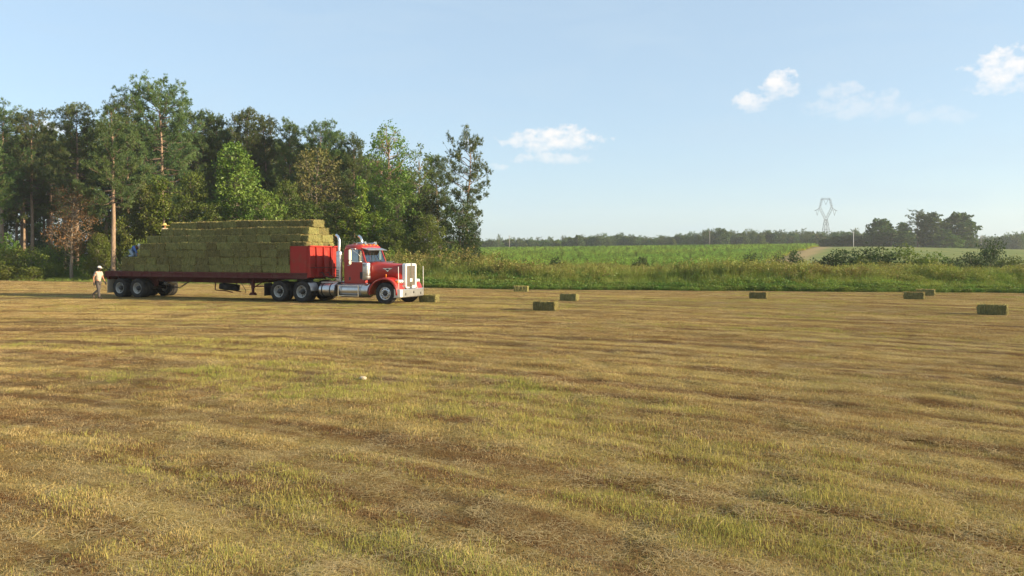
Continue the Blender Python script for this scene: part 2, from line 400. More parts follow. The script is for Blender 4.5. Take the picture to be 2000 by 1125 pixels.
def leaves(rng, C, size, droop=.2, up=.4, fold=.15):
    """diamond leaves at centres C (n,3)"""
    n = len(C); nrm = rng.normal(size=(n, 3)); nrm[:, 2] = np.abs(nrm[:, 2]) + up; nrm /= np.linalg.norm(nrm, axis=1)[:, None]
    t = rng.normal(size=(n, 3)); t -= nrm * np.sum(t * nrm, 1)[:, None]; t /= np.linalg.norm(t, axis=1)[:, None]; t[:, 2] -= droop
    b = np.cross(nrm, t); s = (size * rng.uniform(.65, 1.35, n))[:, None]
    V = np.stack([C - t * s * .5, C + b * s * .36 + nrm * s * fold, C + t * s * .55, C - b * s * .36 + nrm * s * fold], 1).reshape(-1, 3)
    return V, np.arange(4 * n).reshape(n, 4)
def merge(parts):
    V = []; F = []; M = []; b = 0
    for v, f, k in parts:
        if len(v) == 0: continue
        V.append(v); F.append(f + b); M.append(np.full(len(f), k)); b += len(v)
    return np.concatenate(V), F, np.concatenate(M)

def stubble_mat(name, mode):
    m = NT(name); p, streak, wide, patch, fine = hay_masks(m); r = m.rnd()
    if mode == 'dry':
        c = m.mix(m.ramp(streak, .36, .64), (.235, .135, .055), (.54, .42, .15))
        c = m.mix(m.math('MULTIPLY', m.ramp(patch, .52, .72), .55), c, (.34, .30, .10))
        c = m.mix(m.math('MULTIPLY', m.ramp(r, .5, .95), .7), c, (.66, .52, .27))
        c = m.mix(m.math('MULTIPLY', m.ramp(r, .48, .0), .65), c, (.19, .09, .042))
    else:
        c = m.mix(m.ramp(patch, .4, .6), (.37, .33, .09), (.27, .30, .065))
        c = m.mix(m.math('MULTIPLY', m.ramp(r, .6, 1.0), .6), c, (.50, .42, .13))
    d = m.n('ShaderNodeBsdfDiffuse'); m.l(c, d.inputs[0]); t = m.n('ShaderNodeBsdfTranslucent'); m.l(c, t.inputs[0])
    x = m.n('ShaderNodeMixShader'); x.inputs[0].default_value = .22; m.l(d.outputs[0], x.inputs[1]); m.l(t.outputs[0], x.inputs[2])
    return m.done(x)
DRY = stubble_mat('dry_stubble', 'dry'); GREENST = stubble_mat('green_regrowth', 'green')

def build_stubble():
    rng = np.random.default_rng(11)
    pr = []
    for k in range(5): v, f = blades(rng, 38, .13, .012, .044, .0023, .45, .3, seg=1); pr.append(('stubble_tuft', np_mesh('stubble_tuft', v, f, DRY)))
    for k in range(3):
        a = blades(rng, 46, .24, .04, .15, .0021, flat=True, seg=2); b = blades(rng, 14, .2, .012, .035, .0022, .6, .3, seg=1)
        V, F, M = merge([(*a, 0), (*b, 0)]); pr.append(('straw_litter', np_mesh('straw_litter', V, F, DRY)))
    for k in range(3): v, f = blades(rng, 20, .14, .025, .08, .0022, .3, .3, seg=2); pr.append(('grass_tuft', np_mesh('grass_tuft', v, f, GREENST)))
    for k in range(2):
        v, f = leaves(rng, np.c_[rng.normal(0, .04, (16, 2)), rng.uniform(.015, .06, 16)], .03); pr.append(('clover_leaves', np_mesh('clover_leaves', v, f, GREENST)))
    # long single straws
    for k in range(2):
        v, f = blades(rng, 3, .14, .12, .28, .0018, flat=True, seg=3); v[:, 2] += np.linspace(0, .03, len(v)) ; pr.append(('loose_stalk', np_mesh('loose_stalk', v, f, DRY)))
    n = 230000
    # density falls with distance from where one stands in the field
    u = rng.uniform(0, 1, n); d = (math.sqrt(4.6) + u * (math.sqrt(74) - math.sqrt(4.6))) ** 2
    x = rng.uniform(-1, 1, n) * (d * .80 + 1.0); y = d
    keep = y < edge_y(x) - .2
    x, y, d = x[keep], y[keep], d[keep]
    r = np.hypot(x - SW[0], y - SW[1]); a = np.arctan2(y - SW[1], x - SW[0]) * 41
    st = .4 * vnoise(r, a * .04, 1.0, 21) + .6 * vnoise(r, a * .05, .42, 22); pt = .45 * vnoise(r, a * .22, 1.9, 31) + .30 * vnoise(x, y, 5.0, 33) + .25 * vnoise(x, y, .9, 32)
    thin = np.clip((st - .26) * 3.6, .16, 1) * np.clip((.6 * vnoise(x, y, .55, 41) + .4 * vnoise(x, y, .27, 42) - .26) * 4, .10, 1)
    u1 = rng.uniform(0, 1, len(x)); full = u1 < thin; keep = full | (u1 < thin * .5 + .38)      # bare strips still carry loose straw
    x, y, d, pt, st, full = x[keep], y[keep], d[keep], pt[keep], st[keep], full[keep]; n = len(x)
    k = rng.integers(0, 5, n); w = rng.uniform(0, 1, n)
    k = np.where(w < np.clip(.55 - d * .014, .12, .5), 5 + rng.integers(0, 3, n), k)
    green = rng.uniform(0, 1, n) < np.clip((pt - .46) * 1.7, .02, .36); k = np.where(green, 8 + rng.integers(0, 3, n), k)
    k = np.where((pt > 2) & (w > .985), 11 + rng.integers(0, 2, n), k); k = np.where((w > .905) & (w < .912), 13 + rng.integers(0, 2, n), k)
    k = np.where(~full, 5 + rng.integers(0, 3, n), k)
    far = np.clip(d / 14, 1, 2.4)
    s = rng.uniform(.7, 1.3, n) * (.45 + .3 * vnoise(x, y, 2.2, 51) + .6 * st) * far
    s = s * np.where(k >= 13, 1 / far, 1)
    S = np.stack([s, s, s / far ** 1.25], 1)
    z = height(x, y)
    scatter('stubble', np.stack([x, y, z], 1), np.stack([np.zeros(n), np.zeros(n), rng.uniform(0, 6.28, n)], 1), S, k, pr)
    tag(bpy.data.objects['stubble'], 'short dry hay stubble with green regrowth covering the mown field', 'stubble', kind='stuff')
build_stubble()

# ---- weeds between the hay field and the fields beyond
TG = leaf_mat('tall_grass_green', (.14, .19, .035), (.23, .26, .055), (.34, .31, .08), .35, .12, .4)
DG = leaf_mat('dark_weed_leaf', (.09, .16, .028), (.155, .215, .04), (.23, .27, .055), .33, .25)
GR = leaf_mat('goldenrod_and_dry_weed', (.25, .26, .065), (.26, .23, .07), (.17, .21, .05), .3, .10)
CROP = leaf_mat('crop_leaf', (.16, .26, .04), (.25, .33, .055), (.44, .42, .07), .35, .06, .8)
CROPY = leaf_mat('yellowing_crop_leaf', (.50, .44, .05), (.34, .36, .05), None, .35, .2)
def weeds():
    rng = np.random.default_rng(5); pr = []
    for k in range(4): v, f = blades(rng, 60, .42, .55, 1.25, .011, .16, .35, seg=3); pr.append(('tall_grass', np_mesh('tall_grass', v, f, TG)))
    for k in range(3):
        C = np.c_[rng.normal(0, .3, (130, 2)), rng.uniform(.05, .62, 130)]; v, f = leaves(rng, C, .13); pr.append(('broad_weed', np_mesh('broad_weed', v, f, DG)))
    for k in range(4):
        parts = []
        v, f = blades(rng, 16, .4, .9, 1.5, .012, .14, .2, seg=3); parts.append((v, f, 0))
        tips = v.reshape(16, 8, 3)[:, -1]; stems = v.reshape(16, 8, 3)
        C = np.concatenate([t + rng.normal(0, .07, (9, 3)) for t in tips]); v2, f2 = leaves(rng, C, .085); parts.append((v2, f2, 1))
        C = np.concatenate([s_[rng.integers(2, 7)] + rng.normal(0, .08, (7, 3)) for s_ in stems]); v3, f3 = leaves(rng, C, .10); parts.append((v3, f3, 0))
        V, F, M = merge(parts); pr.append(('flowering_weed', np_mesh('flowering_weed', V, F, [TG, GR], M)))
    X, Y, K, S = [], [], [], []
    def zone(n, x0, x1, d0, d1, kinds, s0, s1, clump=None, sx=None):
        x = rng.uniform(x0, x1, n); y = edge_y(x) + rng.uniform(d0, d1, n) + (vnoise(x, x * 0, 2.5, 77) - .5) * min(.9, d1 * .3)
        if clump: q = rng.uniform(0, 1, n) < np.clip((vnoise(x, y, clump, 61) - .3) * 3, .05, 1); x, y = x[q], y[q]
        n = len(x); X.append(x); Y.append(y); K.append(rng.choice(kinds, n)); S.append(rng.uniform(s0, s1, n) * (.7 + .6 * vnoise(x, y, 4, 62)) * np.clip((y - edge_y(x)) / 9 + .3, .35, 1))
    zone(4200, -14, 60, .1, 3.2, [4, 5, 6], .8, 1.5)
    zone(2600, -16, 66, 2.0, 9, [0, 1, 2, 3], .8, 1.2)
    zone(3200, -16, 66, 2.5, 10, [4, 5, 6], .9, 1.5, 3)
    zone(1500, -16, 66, 5, 12, [7, 8, 9, 10], .8, 1.1, 5)
    zone(4200, -16, 75, 9, 24, [0, 1, 7, 8, 9, 10, 4, 5, 6], .65, 1.0)
    zone(6500, -18, 95, 20, 58, [7, 8, 9, 10, 4, 5, 0], .5, .85)
    zone(3200, -18, 95, 18, 58, [4, 5, 6], .8, 1.5, 6)
    # short rough grass in front of the wood
    zone(5200, -78, -14, .1, 10, [0, 1, 2, 3], .28, .5)
    zone(900, -78, -14, 5, 14, [4, 5, 6, 0], .6, 1.2, 4)
    zone(700, -16, -2, 6, 24, [4, 5, 6, 0, 7], 1.0, 1.7)
    X, Y, K, S = map(np.concatenate, (X, Y, K, S)); n = len(X)
    scatter('tall_weeds', np.stack([X, Y, height(X, Y) - .02], 1), np.stack([np.zeros(n), np.zeros(n), rng.uniform(0, 6.28, n)], 1), S, K, pr)
    tag(bpy.data.objects['tall_weeds'], 'tall grass, goldenrod and leafy weeds along the edge of the hay field', 'weeds', kind='stuff')
weeds()

def crop():
    rng = np.random.default_rng(8); pr = []
    for k in range(4):
        parts = []
        for lv, mi in ((range(0, 4), 1 if k < 2 else 0), (range(4, 14), 0)):
            V = []; F = []
            for j in lv:
                z = .10 + j * .058; a = j * 2.4 + rng.uniform(-.4, .4); L_ = rng.uniform(.36, .5) * (1 - .028 * j); w = L_ * .24
                dx, dy = math.cos(a), math.sin(a); b = len(V)
                for t, rz, ww in ((0, 0, .15), (.4, .16, 1), (.75, .14, .85), (1, .0, .05)):
                    V += [(dx * L_ * t - dy * w * ww, dy * L_ * t + dx * w * ww, z + rz * L_ * 1.3), (dx * L_ * t + dy * w * ww, dy * L_ * t - dx * w * ww, z + rz * L_ * 1.3)]
                for q in range(3): F.append((b + 2 * q, b + 2 * q + 1, b + 2 * q + 3, b + 2 * q + 2))
            parts.append((np.array(V), np.array(F), mi))
        V, F, M = merge(parts); pr.append(('crop_plant', np_mesh('crop_plant', V, F, [CROP, CROPY], M)))
    gx = np.arange(-25, 150, 1.5); gy = np.arange(114, 290, .95); X, Y = np.meshgrid(gx, gy); X = X.ravel(); Y = Y.ravel()
    X = X - (Y - 114) * .12; n = len(X); X = X + rng.normal(0, .07, n); Y = Y + rng.normal(0, .12, n)
    e = PATH_X(Y) + (vnoise(Y, Y * 0, 9, 3) - .5) * 3
    q = (X < e) & (X > -.16 * Y + 4) & (X / Y < .55); X, Y, e = X[q], Y[q], e[q]; n = len(X)
    yel = (vnoise(X, Y, 22, 9) > .52) | (e - X < 6)
    k = np.where(yel, rng.integers(0, 2, n), rng.integers(2, 4, n))
    scatter('crop_plants', np.stack([X, Y, height(X, Y)], 1), np.stack([np.zeros(n), np.zeros(n), rng.uniform(0, 6.28, n)], 1), rng.uniform(1.05, 1.6, n), k, pr)
    tag(bpy.data.objects['crop_plants'], 'rows of broad leaved green crop plants on the rise beyond the weeds', 'crop', kind='stuff')
crop()
# ------------------------------------------------------------------ trees
PINE_BARK = bark_mat('pine_bark', (.33, .235, .155), (.20, .135, .09))
BRANCH = bark_mat('pine_branch_bark', (.17, .12, .085), (.09, .065, .05))
GREY_BARK = bark_mat('grey_bark', (.26, .22, .16), (.14, .11, .08))
PINE = leaf_mat('pine_needles', (.078, .125, .045), (.125, .17, .055), (.18, .21, .06), .35, .45)
OAK = leaf_mat('broad_leaf', (.085, .14, .024), (.135, .18, .032), (.20, .22, .045), .3, .35)
BRIGHT = leaf_mat('bright_broad_leaf', (.11, .17, .027), (.155, .20, .032), (.215, .225, .04), .32, .4)
BROWNLEAF = leaf_mat('browning_leaf', (.125, .13, .038), (.145, .125, .042), (.09, .12, .03), .25, .5)
DEADLEAF = leaf_mat('dead_brown_leaf', (.20, .10, .045), (.14, .075, .035), (.24, .14, .06), .25, .6)
VINE = leaf_mat('vine_leaf', (.10, .16, .02), (.15, .19, .025), (.22, .20, .035), .3, .5)
FARLEAF = leaf_mat('dark_green_leaf', (.05, .092, .02), (.075, .12, .026), (.10, .145, .032), .25, .2)
DARKLEAF = leaf_mat('dark_evergreen_leaf', (.035, .065, .02), (.055, .085, .022), (.08, .11, .03), .22, .5)

def tubes_np(paths, n=5):
    """[(points, radii)] -> V, F of open tapered tubes"""
    V = []; F = []
    for P, rs in paths:
        P = np.asarray(P, float); b = len(V); a = None
        for i in range(len(P)):
            t = P[min(i + 1, len(P) - 1)] - P[max(i - 1, 0)]; t /= np.linalg.norm(t) + 1e-9
            if a is None: a = np.cross(t, (0, 0, 1)) if abs(t[2]) < .9 else np.cross(t, (1, 0, 0))
            a = a - t * a.dot(t); a /= np.linalg.norm(a) + 1e-9; c = np.cross(t, a)
            for k in range(n):
                th = 2 * np.pi * k / n; V.append(P[i] + (a * math.cos(th) + c * math.sin(th)) * rs[i])
        for i in range(len(P) - 1):
            for k in range(n): F.append((b + i * n + k, b + i * n + (k + 1) % n, b + (i + 1) * n + (k + 1) % n, b + (i + 1) * n + k))
    return np.array(V), np.array(F)

def needle_tufts(rng, C, D, L_=.33, per=10, w=.019):
    """bursts of needles at C pointing about D"""
    n = len(C); C = np.repeat(C, per, 0); D = np.repeat(D, per, 0)
    d = D + rng.normal(0, .62, (n * per, 3)); d /= np.linalg.norm(d, axis=1)[:, None]
    s = np.cross(d, rng.normal(size=(n * per, 3))); s /= np.linalg.norm(s, axis=1)[:, None] + 1e-9
    l = (L_ * rng.uniform(.6, 1.25, n * per))[:, None]
    V = np.stack([C - s * w * .5, C + d * l * .6 - s * w * 1.2, C + d * l, C + d * l * .6 + s * w * 1.2], 1).reshape(-1, 3)
    return V, np.arange(4 * n * per).reshape(-1, 4)

def pine_mesh(seed, H=20., base=.45, spread=3.6, nb=62, shape='round', dens=1.0, lopsided=0.0, gap=0.0, thick=.0125, per=10, nw=.019):
    """trunk and crown meshes of a tall pine with clumped needle sprays"""
    rng = np.random.default_rng(seed); paths = []; C = []; D = []
    tz = np.linspace(-.4, H * .99, 9); bend = np.cumsum(rng.normal(0, .10, (9, 2)), 0) * np.linspace(0, 1, 9)[:, None]
    r0 = H * thick; rad = r0 * (1 - (tz.clip(0) / H)) ** .8 + .025; rad[0] *= 1.25
    trunk = np.c_[bend, tz]; at = lambda z: np.array([np.interp(z, tz, trunk[:, 0]), np.interp(z, tz, trunk[:, 1]), z])
    tp = [(trunk, rad)]
    for i in range(nb):
        u = (i + rng.uniform(0, 1)) / nb; h = H * (base + (1 - base) * u ** .9 * .985)
        if gap and rng.uniform() < gap: continue
        prof = {'round': math.sqrt(max(.04, 1 - ((u - .42) / .62) ** 2)), 'cone': (1 - u) ** .75 * .95 + .07, 'full': .30 + .72 * math.sqrt(max(.0, 1 - u ** 2.2)) * min(1, .6 + u * 2) - .12 * u, 'flat': min(1, .55 + .7 * u) * math.sqrt(max(.03, 1 - max(0, u - .72) ** 2 / .085)) if u > .72 else .55 + .6 * u,
                'open': .35 + .65 * math.sqrt(max(.02, 1 - ((u - .6) / .45) ** 2)) if u > .2 else .5}[shape]
        az = i * 2.399 + rng.uniform(-.5, .5); L_ = spread * prof * rng.uniform(.55, 1.12) * (1 + lopsided * math.cos(az))
        if L_ < .25: L_ = .25
        rise = -.12 + .75 * u + rng.normal(0, .16); dx, dy = math.cos(az), math.sin(az); p0 = at(h)
        ts = np.linspace(0, 1, 5); pts = np.stack([p0 + np.array([dx * L_ * t, dy * L_ * t, L_ * (rise * t + (.28 - .1 * u) * t * t - .12 * math.sin(t * 3))]) for t in ts])
        pts[1:-1] += rng.normal(0, .05 * L_, (3, 3)); tp.append((pts, np.linspace(.022 + .011 * L_, .010, 5)))
        nt_ = max(2, int(L_ * 4.0 * dens))
        for j in range(nt_):
            t = rng.uniform(.34, 1.0) ** .8; q = np.array([np.interp(t, ts, pts[:, c]) for c in range(3)])
            sd_ = rng.normal(0, 1, 3); sd_[2] = abs(sd_[2]) * .55 + .15; sd_ /= np.linalg.norm(sd_); tw = rng.uniform(.15, .62) * (.5 + .5 * L_ / spread)
            e = q + sd_ * tw; tp.append((np.stack([q, e]), np.array([.014, .008])))
            for m_ in range(rng.integers(4, 7)):
                C.append(e + rng.normal(0, .15, 3)); D.append(sd_ * .7 + np.array([dx * .5, dy * .5, .55]))
        C.append(pts[-1]); D.append(np.array([dx, dy, .6]))
    for j in range(8): C.append(at(H * .985) + rng.normal(0, .13, 3)); D.append(np.array([0, 0, 1.]))
    v, f = needle_tufts(rng, np.array(C), np.array(D), .33, per, nw)
    tv, tf = tubes_np(tp[:1], 9); bv, bf = tubes_np(tp[1:], 4); TV, TF, TM = merge([(tv, tf, 0), (bv, bf, 1)])
    return np_mesh('trunk', TV, TF, [PINE_BARK, BRANCH], TM, smooth=True), np_mesh('crown', v, f, PINE), H, spread

def leafy_mesh(seed, mat, H=14., width=7., base=.2, shape='oval', lobes=26, leaf=.24, n=9000, trunk_r=.2, bark=None, open_=.0, fork=True):
    rng = np.random.default_rng(seed); W = width / 2; cen = []; tp = []
    tz = np.linspace(-.3, H * .86, 7); bend = np.cumsum(rng.normal(0, .12, (7, 2)), 0); bend -= bend[0]
    trunk = np.c_[bend, tz]; tp.append((trunk, trunk_r * np.linspace(1.15, .16, 7)))
    at = lambda z: np.array([np.interp(z, tz, trunk[:, 0]), np.interp(z, tz, trunk[:, 1]), z])
    C = []
    for i in range(lobes):
        u = (i + rng.uniform(0, 1)) / lobes
        prof = {'oval': math.sqrt(max(.05, 1 - ((u - .45) / .58) ** 2)), 'pyramid': (1 - u) ** .7 + .06, 'column': .5 + .5 * math.sin(math.pi * min(1, u + .1)), 'top': .35 + .65 * math.sqrt(max(.05, 1 - ((u - .62) / .42) ** 2)) if u > .25 else .4}[shape]
        z = H * (base + (1 - base) * (u * .93 + .02)); az = i * 2.399 + rng.uniform(-.6, .6); rr = W * prof * rng.uniform(.35, .88)
        c = np.array([math.cos(az) * rr, math.sin(az) * rr, z]); c[:2] += at(min(z, H * .86))[:2]
        lr = (.25 * W * (.55 + .6 * prof) + .22) * rng.uniform(.7, 1.25)
        p0 = at(max(H * base * .6, min(z - rr * .75, H * .8))); mid = (p0 + c) / 2 + rng.normal(0, .12 * rr + .03, 3)
        tp.append((np.stack([p0, mid, c]), np.array([trunk_r * .34, trunk_r * .2, trunk_r * .07])))
        k = max(6, int(n / lobes * (lr / (.30 * W + .25)) ** 2))
        d = rng.normal(size=(k // 7 + 1, 3)); d /= np.linalg.norm(d, axis=1)[:, None]; d[:, 2] *= .8
        sub = c + d * lr * rng.uniform(.45, 1.05, (len(d), 1)) ** .7
        for s_ in sub[::2]: tp.append((np.stack([c + (s_ - c) * .1, s_]), np.array([trunk_r * .06, .008])))
        C.append((sub[:, None, :] + rng.normal(0, .10 + .028 * W, (len(sub), 7, 3))).reshape(-1, 3))
    C = np.concatenate(C)
    if open_: C = C[rng.uniform(0, 1, len(C)) > open_]
    v, f = leaves(rng, C, leaf, .25, .25)
    tv, tf = tubes_np(tp[:1], 8); bv, bf = tubes_np(tp[1:], 4); TV, TF, _ = merge([(tv, tf, 0), (bv, bf, 0)])
    return np_mesh('trunk', TV, TF, bark or GREY_BARK, smooth=True), np_mesh('crown', v, f, mat), H, W

KIND = {}
def kinds():
    KIND['pine_a'] = pine_mesh(1, 20, .40, 3.9, 80, 'full', 1.15)
    KIND['pine_b'] = pine_mesh(2, 20, .42, 4.0, 78, 'round', 1.1)
    KIND['pine_c'] = pine_mesh(3, 20, .45, 3.8, 74, 'round', 1.1, lopsided=.15)
    KIND['pine_d'] = pine_mesh(4, 20, .36, 3.6, 84, 'full', 1.15)
    KIND['pine_tall'] = pine_mesh(12, 18, .40, 4.6, 64, 'cone', 1.1, lopsided=-.18, gap=.04, thick=.0155)
    KIND['pine_big'] = pine_mesh(6, 21, .36, 5.0, 84, 'round', 1.15)
    KIND['pine_edge'] = pine_mesh(17, 16, .24, 3.2, 60, 'round', 1.0, lopsided=.22, gap=.10)
    KIND['deep_a'] = pine_mesh(51, 20, .38, 4.2, 60, 'round', .8, per=5, nw=.045)
    KIND['deep_b'] = pine_mesh(52, 20, .34, 4.0, 62, 'full', .8, per=5, nw=.045)
    KIND['oak_a'] = leafy_mesh(21, OAK, 14, 8, .12, 'oval', 48, .25, 16000)
    KIND['oak_b'] = leafy_mesh(22, OAK, 14, 7, .10, 'column', 48, .24, 16000)
    KIND['bright_a'] = leafy_mesh(23, BRIGHT, 13, 8, .08, 'pyramid', 56, .25, 17000)
    KIND['bright_b'] = leafy_mesh(24, BRIGHT, 10, 6, .06, 'oval', 42, .24, 11000)
    KIND['brown'] = leafy_mesh(25, BROWNLEAF, 13, 8, .16, 'oval', 34, .24, 8500, open_=.2)
    KIND['poplar'] = leafy_mesh(26, BRIGHT, 17, 6, .36, 'top', 34, .23, 7500, .27, PINE_BARK, .18)
    KIND['poplar_b'] = leafy_mesh(27, OAK, 16, 5.4, .40, 'oval', 26, .23, 4600, .2, GREY_BARK, .25)
    KIND['dead'] = leafy_mesh(28, DEADLEAF, 9.5, 5.0, .30, 'oval', 30, .15, 5200, .17, GREY_BARK, .3)
    KIND['vine'] = leafy_mesh(29, VINE, 10, 1.9, .02, 'column', 26, .2, 4200, .14)
    KIND['cedar'] = leafy_mesh(30, DARKLEAF, 10, 5.2, .05, 'oval', 34, .2, 9000)
    KIND['far_a'] = leafy_mesh(31, FARLEAF, 14, 9, .03, 'oval', 40, .62, 7500)
    KIND['far_b'] = leafy_mesh(32, OAK, 14, 9, .03, 'pyramid', 38, .62, 7000)
    KIND['far_c'] = pine_mesh(33, 15, .2, 3.6, 50, 'full', .6, per=4, nw=.07)
    KIND['bush_a'] = leafy_mesh(41, BRIGHT, 2.6, 3.4, .0, 'oval', 18, .15, 3400, .04)
    KIND['bush_b'] = leafy_mesh(42, OAK, 2.4, 3.6, .0, 'oval', 18, .15, 3400, .04)
    KIND['bush_c'] = leafy_mesh(43, DARKLEAF, 2.4, 4.0, .0, 'oval', 18, .17, 3200, .04)
kinds()
_trng = random.Random(4)
def tree(kind, x, y, h, w, label, name, group=None, cat='tree', rz=None, z=None):
    t, c, H, W = KIND[kind]
    r = empty(name, (x, y, hz(x, y) if z is None else z), _trng.uniform(0, 6.28) if rz is None else rz)
    s = w / (2 * W) ; r.scale = (s, s, h / H)
    link('trunk' if cat == 'tree' else 'stem', t, r); link('crown' if cat == 'tree' else 'foliage', c, r)
    return tag(r, label, cat, group)

